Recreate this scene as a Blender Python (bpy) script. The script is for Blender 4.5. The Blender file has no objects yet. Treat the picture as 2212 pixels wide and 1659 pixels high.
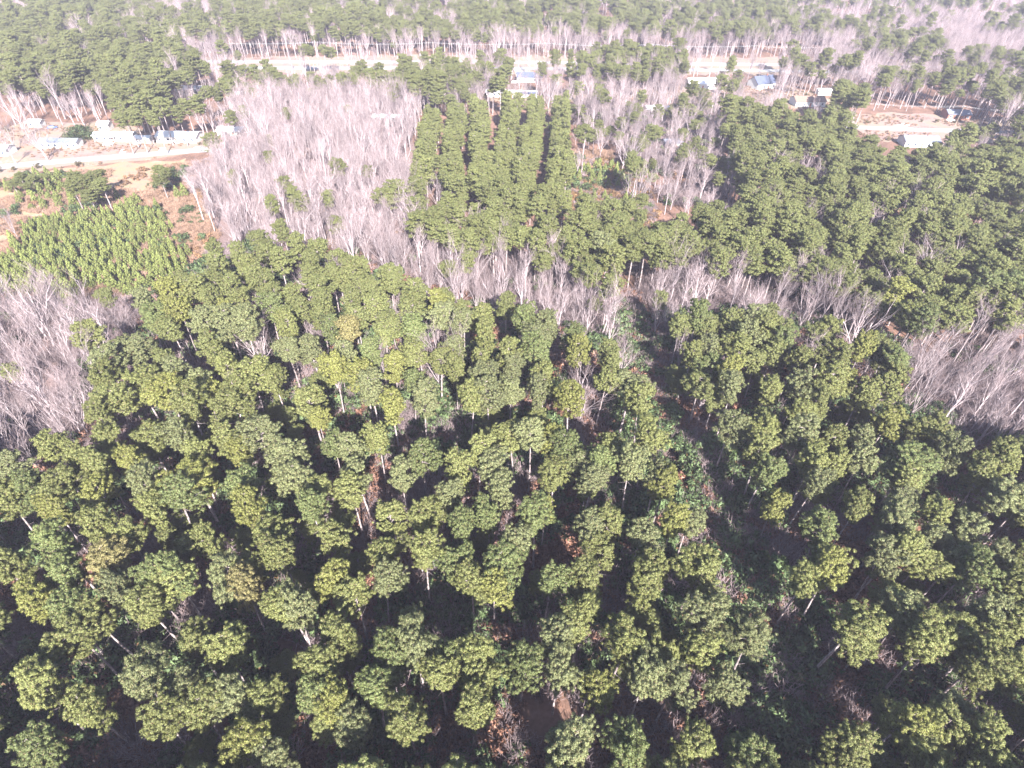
import bpy, math, random
import numpy as np
from mathutils import Vector, Matrix

S = bpy.context.scene
COL = S.collection
R = math.radians

# ------------------------------------------------------------------ camera, sky, sun, exposure
H = 100.0                       # drone height in metres
PITCH, ROLL = R(40.6), R(1.4)
LENS_V = 1734.0 / 3000.0        # focal length in picture widths
cam_d = bpy.data.cameras.new('camera')
cam_d.sensor_width = 36.0
cam_d.lens = 36.0 * LENS_V
cam_d.clip_start, cam_d.clip_end = 0.5, 9000.0
cam = bpy.data.objects.new('camera', cam_d)
COL.objects.link(cam)
FWD = Vector((0, math.cos(PITCH), -math.sin(PITCH)))
UP0 = Vector((0, math.sin(PITCH), math.cos(PITCH)))
RT0 = Vector((1, 0, 0))
RIGHT = math.cos(ROLL) * RT0 + math.sin(ROLL) * UP0
UP = math.cos(ROLL) * UP0 - math.sin(ROLL) * RT0
m3 = Matrix((RIGHT, UP, -FWD)).transposed()
cam.matrix_world = Matrix.Translation((0, 0, H)) @ m3.to_4x4()
S.camera = cam

SUN_EL, SUN_AZ = R(36.0), R(165.0)      # azimuth clockwise from +Y: behind the camera, a little to its right
sun_dir = Vector((math.sin(SUN_AZ) * math.cos(SUN_EL), math.cos(SUN_AZ) * math.cos(SUN_EL), math.sin(SUN_EL)))
world = bpy.data.worlds.new('World')
S.world = world
world.use_nodes = True
wn = world.node_tree
wn.nodes.clear()
sky = wn.nodes.new('ShaderNodeTexSky')
sky.sky_type = 'NISHITA'
sky.sun_disc = False
sky.sun_elevation = SUN_EL
sky.sun_rotation = SUN_AZ
sky.altitude = 50
sky.dust_density = 1.0
bg = wn.nodes.new('ShaderNodeBackground')
bg.inputs['Strength'].default_value = 0.078
wo = wn.nodes.new('ShaderNodeOutputWorld')
wn.links.new(sky.outputs[0], bg.inputs[0])
wn.links.new(bg.outputs[0], wo.inputs[0])
sun_l = bpy.data.lights.new('sun', 'SUN')
sun_l.energy = 5.0
sun_l.angle = R(0.53)
sun_l.color = (1.0, 0.955, 0.90)
sun_o = bpy.data.objects.new('sun', sun_l)
sun_o.rotation_euler = sun_dir.to_track_quat('Z', 'Y').to_euler()
sun_o.location = (0, 0, 400)
COL.objects.link(sun_o)
S.view_settings.view_transform = 'Standard'
S.view_settings.look = 'None'
S.view_settings.exposure = 2.55
S.view_settings.gamma = 1.0
S.view_settings.use_curve_mapping = False
S.cycles.max_bounces = 5
S.cycles.diffuse_bounces = 3
S.cycles.glossy_bounces = 1
S.cycles.transmission_bounces = 3
S.cycles.volume_bounces = 0
S.cycles.use_denoising = True
S.cycles.denoiser = 'OPENIMAGEDENOISE'
HAZE_DENSITY = 0.00015

# ------------------------------------------------------------------ measuring helpers
# pictures are measured in a 2212 x 1659 copy of the photograph
VW, VH = 2212.0, 1659.0
FV = LENS_V * VW
aF, aR, aU = (np.array(v[:]) for v in (FWD, RIGHT, UP))

def spot(px, py, z=0.0):
    """Where the sight line through a measured point meets height z."""
    d = aF + aR * ((px - VW / 2) / FV) - aU * ((py - VH / 2) / FV)
    t = (z - H) / d[2]
    return np.array((d[0] * t, d[1] * t, z))

def proj(p):
    p = np.asarray(p, float) - np.array((0, 0, H))
    w = p @ aF
    return VW / 2 + FV * (p @ aR) / w, VH / 2 - FV * (p @ aU) / w, w

def inside(poly, x, y):
    n = len(poly); c = np.zeros(np.shape(x), bool)
    j = n - 1
    for i in range(n):
        xi, yi = poly[i]; xj, yj = poly[j]
        if yi != yj:
            c ^= ((yi > y) != (yj > y)) & (x < (xj - xi) * (y - yi) / (yj - yi) + xi)
        j = i
    return c

rng = np.random.default_rng(7)
random.seed(7)

# ------------------------------------------------------------------ materials
def new_mat(name):
    m = bpy.data.materials.new(name)
    m.use_nodes = True
    nt = m.node_tree
    b = nt.nodes['Principled BSDF']
    b.inputs['Specular IOR Level'].default_value = 0.2
    return m, nt, b

def plain(name, col, rough=0.8, spread=0.12, scale=3.0, metal=0.0):
    """a worn surface: colour with fine mottling"""
    m, nt, b = new_mat(name)
    tc = nt.nodes.new('ShaderNodeTexCoord')
    n = nt.nodes.new('ShaderNodeTexNoise'); n.inputs['Scale'].default_value = scale; n.inputs['Detail'].default_value = 5
    r = nt.nodes.new('ShaderNodeMapRange')
    r.inputs[1].default_value, r.inputs[2].default_value = 0.3, 0.7
    r.inputs[3].default_value, r.inputs[4].default_value = 1 - spread, 1 + spread
    x = nt.nodes.new('ShaderNodeVectorMath'); x.operation = 'SCALE'; x.inputs[0].default_value = col
    nt.links.new(tc.outputs['Object'], n.inputs['Vector'])
    nt.links.new(n.outputs['Fac'], r.inputs[0])
    nt.links.new(r.outputs[0], x.inputs['Scale'])
    nt.links.new(x.outputs[0], b.inputs['Base Color'])
    b.inputs['Roughness'].default_value = rough
    b.inputs['Metallic'].default_value = metal
    return m

def foliage(name, island=0.5, hue=0.35, alt=(0.20, 0.15, 0.06), alt_share=0.10, trans=0.25):
    """leaf colour from the object's own colour, varied plant by plant and leaf by leaf"""
    m, nt, b = new_mat(name)
    N, L = nt.nodes.new, nt.links.new
    oi = N('ShaderNodeObjectInfo'); ge = N('ShaderNodeNewGeometry')
    mr = N('ShaderNodeMapRange'); mr.inputs[3].default_value, mr.inputs[4].default_value = 1 - island, 1 + island
    L(ge.outputs['Random Per Island'], mr.inputs[0])
    mo = N('ShaderNodeMapRange'); mo.inputs[3].default_value, mo.inputs[4].default_value = 1 - hue, 1 + hue
    L(oi.outputs['Random'], mo.inputs[0])
    mu = N('ShaderNodeMath'); mu.operation = 'MULTIPLY'; L(mr.outputs[0], mu.inputs[0]); L(mo.outputs[0], mu.inputs[1])
    v = N('ShaderNodeVectorMath'); v.operation = 'SCALE'; L(oi.outputs['Color'], v.inputs[0]); L(mu.outputs[0], v.inputs['Scale'])
    gt = N('ShaderNodeMath'); gt.operation = 'GREATER_THAN'; gt.inputs[1].default_value = 1 - alt_share
    ml = N('ShaderNodeMath'); ml.operation = 'MULTIPLY'; ml.inputs[1].default_value = 7.31
    fr = N('ShaderNodeMath'); fr.operation = 'FRACT'
    L(ge.outputs['Random Per Island'], ml.inputs[0]); L(ml.outputs[0], fr.inputs[0]); L(fr.outputs[0], gt.inputs[0])
    mx = N('ShaderNodeMix'); mx.data_type = 'RGBA'
    L(gt.outputs[0], mx.inputs['Factor']); L(v.outputs[0], mx.inputs['A']); mx.inputs['B'].default_value = (*alt, 1)
    L(mx.outputs['Result'], b.inputs['Base Color'])
    b.inputs['Roughness'].default_value = 0.6
    b.inputs['Specular IOR Level'].default_value = 0.25
    tr = N('ShaderNodeBsdfTranslucent'); L(mx.outputs['Result'], tr.inputs['Color'])
    ms = N('ShaderNodeMixShader'); ms.inputs[0].default_value = trans
    L(b.outputs[0], ms.inputs[1]); L(tr.outputs[0], ms.inputs[2])
    L(ms.outputs[0], nt.nodes['Material Output'].inputs['Surface'])
    return m

def bark(name, c1, c2, hue=0.2, scale=(6, 6, 1.2)):
    m, nt, b = new_mat(name)
    N, L = nt.nodes.new, nt.links.new
    oi = N('ShaderNodeObjectInfo'); tc = N('ShaderNodeTexCoord')
    mp = N('ShaderNodeMapping'); mp.inputs['Scale'].default_value = scale
    n = N('ShaderNodeTexNoise'); n.inputs['Scale'].default_value = 1.0; n.inputs['Detail'].default_value = 4
    L(tc.outputs['Object'], mp.inputs[0]); L(mp.outputs[0], n.inputs['Vector'])
    cr = N('ShaderNodeMapRange'); cr.inputs[1].default_value, cr.inputs[2].default_value = 0.38, 0.62
    L(n.outputs['Fac'], cr.inputs[0])
    mx = N('ShaderNodeMix'); mx.data_type = 'RGBA'
    mx.inputs['A'].default_value = (*c1, 1); mx.inputs['B'].default_value = (*c2, 1)
    L(cr.outputs[0], mx.inputs['Factor'])
    mo = N('ShaderNodeMapRange'); mo.inputs[3].default_value, mo.inputs[4].default_value = 1 - hue, 1 + hue
    L(oi.outputs['Random'], mo.inputs[0])
    v = N('ShaderNodeVectorMath'); v.operation = 'SCALE'; L(mx.outputs['Result'], v.inputs[0]); L(mo.outputs[0], v.inputs['Scale'])
    L(v.outputs[0], b.inputs['Base Color'])
    b.inputs['Roughness'].default_value = 0.9
    return m

def ground_mat(name, stops, scales=(0.02, 0.15, 1.2), bump=0.0):
    """earth: colours blended by three sizes of noise"""
    m, nt, b = new_mat(name)
    N, L = nt.nodes.new, nt.links.new
    tc = N('ShaderNodeTexCoord')
    acc = None
    for k, (s, w) in enumerate(zip(scales, (0.38, 0.34, 0.28))):
        n = N('ShaderNodeTexNoise'); n.inputs['Scale'].default_value = s; n.inputs['Detail'].default_value = 6
        L(tc.outputs['Object'], n.inputs['Vector'])
        mu = N('ShaderNodeMath'); mu.operation = 'MULTIPLY'; mu.inputs[1].default_value = w
        L(n.outputs['Fac'], mu.inputs[0])
        if acc is None:
            acc = mu
        else:
            ad = N('ShaderNodeMath'); ad.operation = 'ADD'; L(acc.outputs[0], ad.inputs[0]); L(mu.outputs[0], ad.inputs[1]); acc = ad
    mr = N('ShaderNodeMapRange'); mr.inputs[1].default_value, mr.inputs[2].default_value = 0.38, 0.62
    L(acc.outputs[0], mr.inputs[0])
    cr = N('ShaderNodeValToRGB')
    els = cr.color_ramp.elements
    els[0].position, els[0].color = 0.0, (*stops[0], 1)
    els[1].position, els[1].color = 1.0, (*stops[-1], 1)
    for i, c in enumerate(stops[1:-1], 1):
        e = els.new(i / (len(stops) - 1)); e.color = (*c, 1)
    L(mr.outputs[0], cr.inputs[0]); L(cr.outputs[0], b.inputs['Base Color'])
    b.inputs['Roughness'].default_value = 0.95
    b.inputs['Specular IOR Level'].default_value = 0.05
    return m

M = {}
M['needles'] = foliage('pine_needles', 0.45, 0.13, (0.16, 0.12, 0.06), 0.07, 0.22)
M['leaf'] = foliage('broad_leaf', 0.5, 0.3, (0.10, 0.06, 0.03), 0.06, 0.2)
M['pine_bark'] = bark('pine_bark', (0.11, 0.085, 0.08), (0.30, 0.255, 0.26))
M['pale_bark'] = bark('pale_bark', (0.21, 0.172, 0.180), (0.33, 0.278, 0.290), 0.3)
M['twig'] = bark('pale_twig', (0.150, 0.112, 0.114), (0.235, 0.184, 0.188), 0.35)
M['forest_floor'] = ground_mat('forest_floor', [(0.050, 0.034, 0.028), (0.095, 0.058, 0.045), (0.14, 0.082, 0.062), (0.18, 0.110, 0.086)])
M['dry_grass'] = ground_mat('dry_grass', [(0.12, 0.078, 0.056), (0.22, 0.14, 0.105), (0.17, 0.14, 0.082), (0.28, 0.195, 0.155)], (0.03, 0.2, 1.5))
M['leaf_litter'] = ground_mat('leaf_litter', [(0.06, 0.042, 0.038), (0.11, 0.078, 0.072), (0.15, 0.105, 0.10), (0.10, 0.07, 0.055)], (0.03, 0.2, 1.6))
M['lawn'] = ground_mat('winter_lawn', [(0.12, 0.082, 0.070), (0.19, 0.136, 0.122), (0.16, 0.130, 0.092), (0.23, 0.178, 0.16)], (0.02, 0.11, 0.9))
M['asphalt'] = ground_mat('pale_asphalt', [(0.17, 0.165, 0.17), (0.20, 0.195, 0.20), (0.23, 0.225, 0.23)], (0.05, 0.4, 3.0))
M['concrete'] = ground_mat('sandy_gravel', [(0.22, 0.20, 0.18), (0.28, 0.25, 0.23), (0.34, 0.31, 0.28)], (0.05, 0.4, 3.0))
M['line'] = plain('road_paint', (0.75, 0.72, 0.60), 0.7, 0.1)
M['white_metal'] = plain('white_metal_roof', (0.46, 0.46, 0.48), 0.5, 0.06, 1.0)
M['white_siding'] = plain('white_siding', (0.44, 0.43, 0.42), 0.7, 0.06, 1.0)
M['grey_shingle'] = plain('grey_shingle', (0.11, 0.12, 0.15), 0.9, 0.15, 4.0)
M['blue_shingle'] = plain('slate_shingle', (0.06, 0.07, 0.11), 0.9, 0.15, 4.0)
M['brown_shingle'] = plain('brown_shingle', (0.15, 0.10, 0.08), 0.9, 0.15, 4.0)
M['red_brick'] = plain('red_brick', (0.22, 0.10, 0.08), 0.9, 0.2, 6.0)
M['glass'] = plain('window_glass', (0.05, 0.06, 0.08), 0.15, 0.1, 1.0)
M['door'] = plain('door_paint', (0.28, 0.12, 0.09), 0.6, 0.1)
M['wood'] = plain('weathered_wood', (0.28, 0.22, 0.18), 0.9, 0.2, 3.0)
M['wire'] = plain('wire_aluminium', (0.55, 0.55, 0.57), 0.5, 0.05)
M['white_paint'] = plain('white_car_paint', (0.80, 0.80, 0.81), 0.3, 0.02)
M['blue_paint'] = plain('blue_car_paint', (0.06, 0.09, 0.20), 0.3, 0.02)
M['rubber'] = plain('tyre_rubber', (0.03, 0.03, 0.03), 0.9, 0.1)

# ------------------------------------------------------------------ mesh helpers
def mesh_np(name, verts, faces, mat, normals=None, smooth=False):
    """faces: (n,3) or (n,4) int array, or a list of lists"""
    me = bpy.data.meshes.new(name)
    verts = np.asarray(verts, np.float32)
    if isinstance(faces, np.ndarray):
        k = faces.shape[1]; n = len(faces)
        me.vertices.add(len(verts)); me.vertices.foreach_set('co', verts.ravel())
        me.loops.add(n * k); me.loops.foreach_set('vertex_index', faces.astype(np.int32).ravel())
        me.polygons.add(n); me.polygons.foreach_set('loop_start', np.arange(0, n * k, k, dtype=np.int32))
        me.update(calc_edges=True)
    else:
        me.from_pydata([tuple(v) for v in verts], [], faces); me.update()
    if smooth or normals is not None:
        me.polygons.foreach_set('use_smooth', np.ones(len(me.polygons), bool))
    if normals is not None:
        me.normals_split_custom_set_from_vertices([tuple(n) for n in normals])
    me.materials.append(mat)
    return me

def add(name, me, parent=None, **props):
    o = bpy.data.objects.new(name, me)
    COL.objects.link(o)
    if parent: o.parent = parent
    for k, v in props.items(): o[k] = v
    return o

def thing(name, label, cat, loc, rz=0.0, group=None, scale=None):
    o = bpy.data.objects.new(name, None)
    COL.objects.link(o)
    o.empty_display_size = 0.5
    o.location = loc; o.rotation_euler = (0, 0, rz)
    if scale is not None: o.scale = scale
    o['label'] = label; o['category'] = cat
    if group: o['group'] = group
    return o

class Tubes:
    """tapered tubes collected into one mesh"""
    def __init__(s): s.segs = {}
    def add(s, p0, p1, r0, r1, n=3): s.segs.setdefault(n, []).append((*p0, *p1, r0, r1))
    def arrays(s):
        V, F, off = [], [], 0
        for n, L in s.segs.items():
            a = np.array(L); p0, p1 = a[:, :3], a[:, 3:6]
            d = p1 - p0; d /= np.linalg.norm(d, axis=1, keepdims=True) + 1e-9
            ref = np.where(np.abs(d[:, 2:3]) > 0.9, np.array([[1., 0, 0]]), np.array([[0, 0, 1.]]))
            u = np.cross(d, ref); u /= np.linalg.norm(u, axis=1, keepdims=True) + 1e-9
            w = np.cross(d, u)
            th = np.arange(n) * 2 * math.pi / n
            ring = u[:, None] * np.cos(th)[None, :, None] + w[:, None] * np.sin(th)[None, :, None]
            A = p0[:, None] + ring * a[:, 6][:, None, None]
            B = p1[:, None] + ring * a[:, 7][:, None, None]
            vv = np.concatenate([A, B], 1).reshape(-1, 3)
            base = off + np.arange(len(a))[:, None] * 2 * n
            i = np.arange(n); j = (i + 1) % n
            f = np.stack([base + j, base + i, base + n + i, base + n + j], -1).reshape(-1, 4)
            V.append(vv); F.append(f); off += len(vv)
        return np.concatenate(V), np.concatenate(F)
    def mesh(s, name, mat):
        v, f = s.arrays()
        return mesh_np(name, v, f, mat, smooth=True)

def blades(centres, radii, count, size, flat=0.75, up=0.25, rg=rng, jitter=0.55, stretch=0.34, core=None):
    """leaf-sized triangles spread over many lumps; returns verts, faces, normals"""
    n = len(centres)
    idx = np.repeat(np.arange(n), count)
    N = len(idx)
    d = rg.normal(size=(N, 3)); d[:, 2] += up * 2; d /= np.linalg.norm(d, axis=1, keepdims=True)
    rad = radii[idx] * (0.42 + 0.78 * rg.random(N) ** 0.7)
    c = centres[idx] + d * rad[:, None] * np.array((1, 1, flat))
    nor = d + rg.normal(size=(N, 3)) * jitter; nor /= np.linalg.norm(nor, axis=1, keepdims=True)
    t = np.cross(nor, rg.normal(size=(N, 3))); t /= np.linalg.norm(t, axis=1, keepdims=True)
    burst = rg.random(N) < 0.55          # needle tufts that point outward
    to = d + rg.normal(size=(N, 3)) * 0.45; to /= np.linalg.norm(to, axis=1, keepdims=True)
    t[burst] = to[burst]
    b = np.cross(nor, t); b /= np.linalg.norm(b, axis=1, keepdims=True) + 1e-9
    b[burst] *= 0.75
    s = size * (0.6 + 0.8 * rg.random(N))[:, None]
    v0 = c + t * s * 0.8; v1 = c - t * s * 0.4 + b * s * stretch; v2 = c - t * s * 0.45 - b * s * stretch
    V = np.stack([v0, v1, v2], 1).reshape(-1, 3)
    sn = d * 0.75 + nor * 0.45
    if core is not None:
        g = c - core; g /= np.linalg.norm(g, axis=1, keepdims=True) + 1e-6
        sn = d * 0.45 + nor * 0.40 + g * 0.45
    sn /= np.linalg.norm(sn, axis=1, keepdims=True)
    return V, np.arange(N * 3).reshape(-1, 3), np.repeat(sn, 3, 0)

# ------------------------------------------------------------------ tree builders (nominal pine: 20 m)
def pine_parts(seed, hgt=20.0, base=0.56, rad=3.6, lumps=1.0, tuft=0.17, per=96, conic=0.0):
    rg = np.random.default_rng(seed)
    T = Tubes()
    bend = rg.normal(size=2) * 0.35
    def axis(z):
        t = z / hgt
        return np.array((bend[0] * t * t + 0.12 * math.sin(5 * t + seed), bend[1] * t * t + 0.12 * math.cos(4 * t + seed), z))
    r_at = lambda z: 0.24 * (1 - z / hgt) ** 0.8 + 0.035
    zs = np.linspace(-0.3, hgt * 0.97, 10)
    for a, b in zip(zs[:-1], zs[1:]): T.add(axis(a), axis(b), r_at(max(a, 0)), r_at(b), 7)
    # dead stubs under the crown
    for _ in range(7):
        z = hgt * rg.uniform(0.36, base + 0.03); an = rg.uniform(0, 6.28); ln = rg.uniform(0.5, 2.0)
        p = axis(z); q = p + np.array((math.cos(an) * ln, math.sin(an) * ln, rg.uniform(-0.2, 0.3)))
        T.add(p, q, 0.04, 0.015, 3)
    C, Rr = [], []
    z0 = hgt * base; span = hgt * 0.97 - z0
    nb = int(32 * lumps)
    lob = rg.uniform(0, 6.28, 3); la = rg.uniform(0.2, 0.5, 3)
    for i in range(nb):
        t = ((i + rg.random()) / nb) ** 0.85
        z = z0 + t * span
        an = i * 2.399 + rg.normal() * 0.35
        env = math.sqrt(max(0.03, 1 - abs((t - 0.42) / 0.62) ** 2.2)) if conic == 0 else (1 - t) ** 0.75 * 1.1 + 0.08
        env *= 1 + sum(la[k] * math.cos((k + 1) * an + lob[k]) for k in range(3)) * 0.8
        ln = rad * env * rg.uniform(0.62, 1.08)
        p = axis(z); lift = rg.uniform(0.0, 0.35) + 0.45 * t
        e = p + np.array((math.cos(an) * ln, math.sin(an) * ln, ln * lift * 0.55))
        mid = (p + e) / 2 + np.array((0, 0, -0.12 * ln))
        T.add(p, mid, 0.07, 0.045, 4); T.add(mid, e, 0.045, 0.015, 3)
        m = 4 + int(round(ln * 3.4))
        for k in range(m):
            f = 1.04 - 0.72 * (k / m) ** 1.2 - rg.random() * 0.1
            side = np.array((-math.sin(an), math.cos(an), 0)) * rg.normal() * 0.66 * (0.35 + 0.65 * f)
            C.append(p + (e - p) * f + side + np.array((0, 0, rg.uniform(-0.18, 0.32))))
            Rr.append(rg.uniform(0.20, 0.46))
        if ln > 1.6:            # side sprays
            for sgn in (-1, 1):
                a2 = an + sgn * rg.uniform(0.3, 0.65); q = None
                for f in (1.0, 0.9, 0.8, 0.7, 0.6):
                    g = ln * 0.86 * f
                    c = p + np.array((math.cos(a2) * g, math.sin(a2) * g, ln * lift * 0.5 * f)) + rg.normal(size=3) * 0.26
                    q = c if q is None else q
                    C.append(c); Rr.append(rg.uniform(0.20, 0.42))
                T.add(mid, q, 0.03, 0.012, 3)
    C.append(axis(hgt) - np.array((0, 0, 0.4))); Rr.append(0.5)
    C, Rr = np.array(C), np.array(Rr)
    V, F, Nn = blades(C, Rr, per, tuft, 0.72, 0.28, rg, core=np.array((0, 0, z0 + span * 0.25)))
    return T.mesh('pine_trunk', M['pine_bark']), mesh_np('pine_crown', V, F, M['needles'], Nn)

def bare_parts(seed, hgt=16.0, fork=0.3, spread=0.55, n1=6, n2=6, n3=5, n4=3, tw=0.020, drop=0.0):
    rg = np.random.default_rng(seed)
    T, W = Tubes(), Tubes()
    def unit(v): return v / (np.linalg.norm(v) + 1e-9)
    def side(d):
        r = rg.normal(size=3); r -= d * (r @ d); return unit(r)
    top = np.array((rg.normal() * 0.3, rg.normal() * 0.3, hgt * fork))
    tr = hgt * 0.0115
    leader = unit(np.array((rg.normal() * 0.1, rg.normal() * 0.1, 1.0)))
    T.add((0, 0, -0.3), top * 0.5 + np.array((rg.normal() * .1, rg.normal() * .1, 0)), tr * 1.15, tr, 7)
    T.add(top * 0.5, top, tr, tr * 0.9, 7)
    def limb(p, d, L, r, level):
        """a bending limb, its children along it"""
        k = 4 if level == 1 else 3 if level == 2 else 2 if level == 3 else 1
        pts = [p]; dd = d
        for i in range(k):
            dd = unit(dd + side(dd) * (0.16 if level < 3 else 0.2) + np.array((0, 0, 0.13 - drop)))
            pts.append(pts[-1] + dd * L / k)
        tgt = T if level <= 2 else W
        for i in range(k):
            ra, rb = r * (1 - 0.75 * i / k), r * (1 - 0.75 * (i + 1) / k)
            tgt.add(pts[i], pts[i + 1], max(ra, tw * 0.6), max(rb, tw * 0.45), 5 if level == 1 else 4 if level == 2 else 3)
        if level >= 4: return
        n = (n2, n3, n4)[level - 1]
        for i in range(n):
            t = 0.25 + 0.75 * (i + rg.random()) / n
            q = pts[min(k - 1, int(t * k))]; q2 = pts[min(k, int(t * k) + 1)]
            f = t * k - int(t * k)
            pos = q + (q2 - q) * min(max(f, 0), 1)
            ax = unit(q2 - q + 1e-6)
            a = rg.uniform(0.4, 0.85)
            nd = unit(ax * math.cos(a) + side(ax) * math.sin(a) + np.array((0, 0, 0.18)))
            limb(pos, nd, L * rg.uniform(0.36, 0.6) * (1.15 - 0.4 * t), r * 0.42, level + 1)
    for i in range(n1):
        an = i * 2.399 + rg.normal() * 0.3
        s = spread * rg.uniform(0.55, 1.25) if i else 0.1
        d = unit(np.array((math.cos(an) * s, math.sin(an) * s, 1.0)))
        z = top * (1.0 if i < 3 else rg.uniform(0.7, 1.0))
        limb(z, d, hgt * (1 - fork) * rg.uniform(0.72, 1.0), tr * 0.62, 1)
    return T.mesh('bare_trunk', M['pale_bark']), W.mesh('bare_crown', M['twig'])

NP, NB = 16, 8
PINE = [pine_parts(100 + i, 20.0, random.uniform(0.58, 0.70), random.uniform(3.0, 3.7)) for i in range(NP)]
ROWP = [pine_parts(300 + i, 15.0, 0.36, 2.4, 1.1, 0.18, 76) for i in range(5)]
BARE = [bare_parts(200 + i, 16.0, random.uniform(0.22, 0.38), random.uniform(0.34, 0.62)) for i in range(5)]
BARE += [bare_parts(220 + i, 17.0, 0.5, 0.28, 5, 7, 5, 3) for i in range(3)]      # slim, tall-stemmed
def sapling_mesh(seed):
    rg = np.random.default_rng(seed)
    C, Rr = [], []
    for i in range(24):
        t = (i + rg.random()) / 24; an = i * 2.399
        ln = 1.15 * (1 - t) ** 0.8 + 0.1
        C.append((math.cos(an) * ln, math.sin(an) * ln, 0.5 + 3.4 * t + 0.25 * ln)); Rr.append(0.34 - 0.12 * t)
    C.append((0, 0, 4.2)); Rr.append(0.22)
    V, F, Nn = blades(np.array(C), np.array(Rr), 80, 0.22, 1.25, 0.3, rg, core=np.array((0, 0, 1.2)))
    T = Tubes(); T.add((0, 0, -0.1), (0, 0, 4.0), 0.06, 0.02, 4)
    tv, tf = T.arrays()
    me = mesh_np('young_pine', V, F, M['needles'], Nn)
    return me
SAP = [sapling_mesh(400 + i) for i in range(5)]

def shrub_mesh(seed, w=1.3, h=1.9, n=14, per=70, size=0.26, mat='leaf'):
    rg = np.random.default_rng(seed)
    C = np.stack([rg.normal(size=n) * w * 0.5, rg.normal(size=n) * w * 0.5, rg.uniform(0.25, 1, n) * h], 1)
    C[:, :2] *= (1.25 - 0.6 * C[:, 2:] / h)
    V, F, Nn = blades(C, rg.uniform(0.35, 0.6, n) * w * 0.75, per, size, 0.85, 0.25, rg, 0.7)
    return mesh_np('shrub_leaves', V, F, M[mat], Nn)

def twig_mesh(seed, h=2.4, n=26, mat='twig', r=0.018):
    rg = np.random.default_rng(seed); T = Tubes()
    for i in range(n):
        an = rg.uniform(0, 6.28); s = rg.uniform(0.1, 0.7)
        p = np.array((rg.normal() * 0.25, rg.normal() * 0.25, -0.05)); q = p + np.array((math.cos(an) * s, math.sin(an) * s, 1)) * h * rg.uniform(0.5, 0.75)
        T.add(p, q, r * 1.5, r, 3)
        for k in range(3):
            e = q * rg.uniform(0.6, 1.0) + p * 0.1 + rg.normal(size=3) * np.array((0.35, 0.35, 0.15)) + np.array((0, 0, h * 0.22))
            T.add(q * 0.8 + p * 0.2, e, r * 0.9, r * 0.5, 3)
    return T.mesh('twigs', M[mat])

# ------------------------------------------------------------------ the setting: ground sheets and roads
def sheet(name, poly, z, mat, kind='structure', **kw):
    poly = np.asarray(poly, float)
    V = [(p[0], p[1], z) for p in poly]
    me = mesh_np(name, V, [list(range(len(V)))], mat)
    if me.polygons[0].normal.z < 0: me.flip_normals()
    return add(name, me, kind=kind, **kw)

def ragged(poly, step=6.0, amp=1.6, seed=1):
    rg = np.random.default_rng(seed); out = []
    for i in range(len(poly)):
        a, b = np.array(poly[i][:2]), np.array(poly[(i + 1) % len(poly)][:2])
        n = max(1, int(np.linalg.norm(b - a) / step))
        for k in range(n): out.append(a + (b - a) * k / n + rg.normal(size=2) * amp)
    return out

def patch_v(name, vpoly, z, mat, amp=1.6, seed=1):
    return sheet(name, ragged([spot(*p) for p in vpoly], 6.0, amp, seed), z, M[mat])

sheet('ground', [(-4500, -1500), (4500, -1500), (4500, 7000), (-4500, 7000)], 0.0, M['forest_floor'])
patch_v('dry_field', [(-120, 420), (0, 395), (140, 362), (300, 352), (400, 345), (430, 400), (440, 480), (470, 560), (400, 640), (300, 690), (190, 700), (60, 690), (-120, 760)], 0.012, 'dry_grass', 2.0, 3)
patch_v('woodland_floor', [(395, 372), (440, 350), (520, 300), (640, 280), (900, 300), (930, 420), (960, 560), (1250, 660), (1340, 700), (1320, 780), (1180, 760), (1000, 700), (860, 640), (640, 560), (480, 560), (440, 480)], 0.018, 'leaf_litter', 2.5, 4)
patch_v('thicket_floor', [(-150, 720), (60, 700), (260, 690), (300, 720), (240, 830), (200, 960), (0, 1040), (-150, 1040)], 0.020, 'leaf_litter', 2.0, 5)
patch_v('thicket_floor', [(1930, 820), (2060, 790), (2230, 760), (2400, 760), (2400, 1000), (2200, 1000), (2080, 980), (1950, 930)], 0.022, 'leaf_litter', 2.0, 6)
patch_v('brush_clearing', [(1215, 345), (1330, 345), (1400, 400), (1420, 470), (1390, 520), (1330, 500), (1240, 480), (1215, 430)], 0.024, 'dry_grass', 1.6, 7)
patch_v('roadside_lawn', [(-200, 330), (-60, 300), (60, 262), (240, 268), (330, 285), (440, 288), (470, 322), (300, 345), (100, 368), (-200, 415)], 0.030, 'lawn', 2.0, 8)
patch_v('roadside_lawn', [(1800, 246), (1960, 248), (2080, 250), (2240, 258), (2260, 300), (2080, 312), (1880, 302), (1840, 275)], 0.032, 'lawn', 2.0, 9)
patch_v('residential_lawn', [(500, 196), (700, 190), (900, 200), (1180, 186), (1420, 190), (1660, 180), (1800, 205), (1790, 240), (1600, 230), (1400, 250), (1240, 240), (1000, 215), (820, 245), (560, 230)], 0.034, 'lawn', 3.0, 10)
patch_v('highway_verge', [(330, 125), (900, 118), (1700, 124), (2000, 134), (2000, 168), (1700, 163), (900, 158), (330, 162)], 0.036, 'lawn', 3.0, 11)

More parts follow.
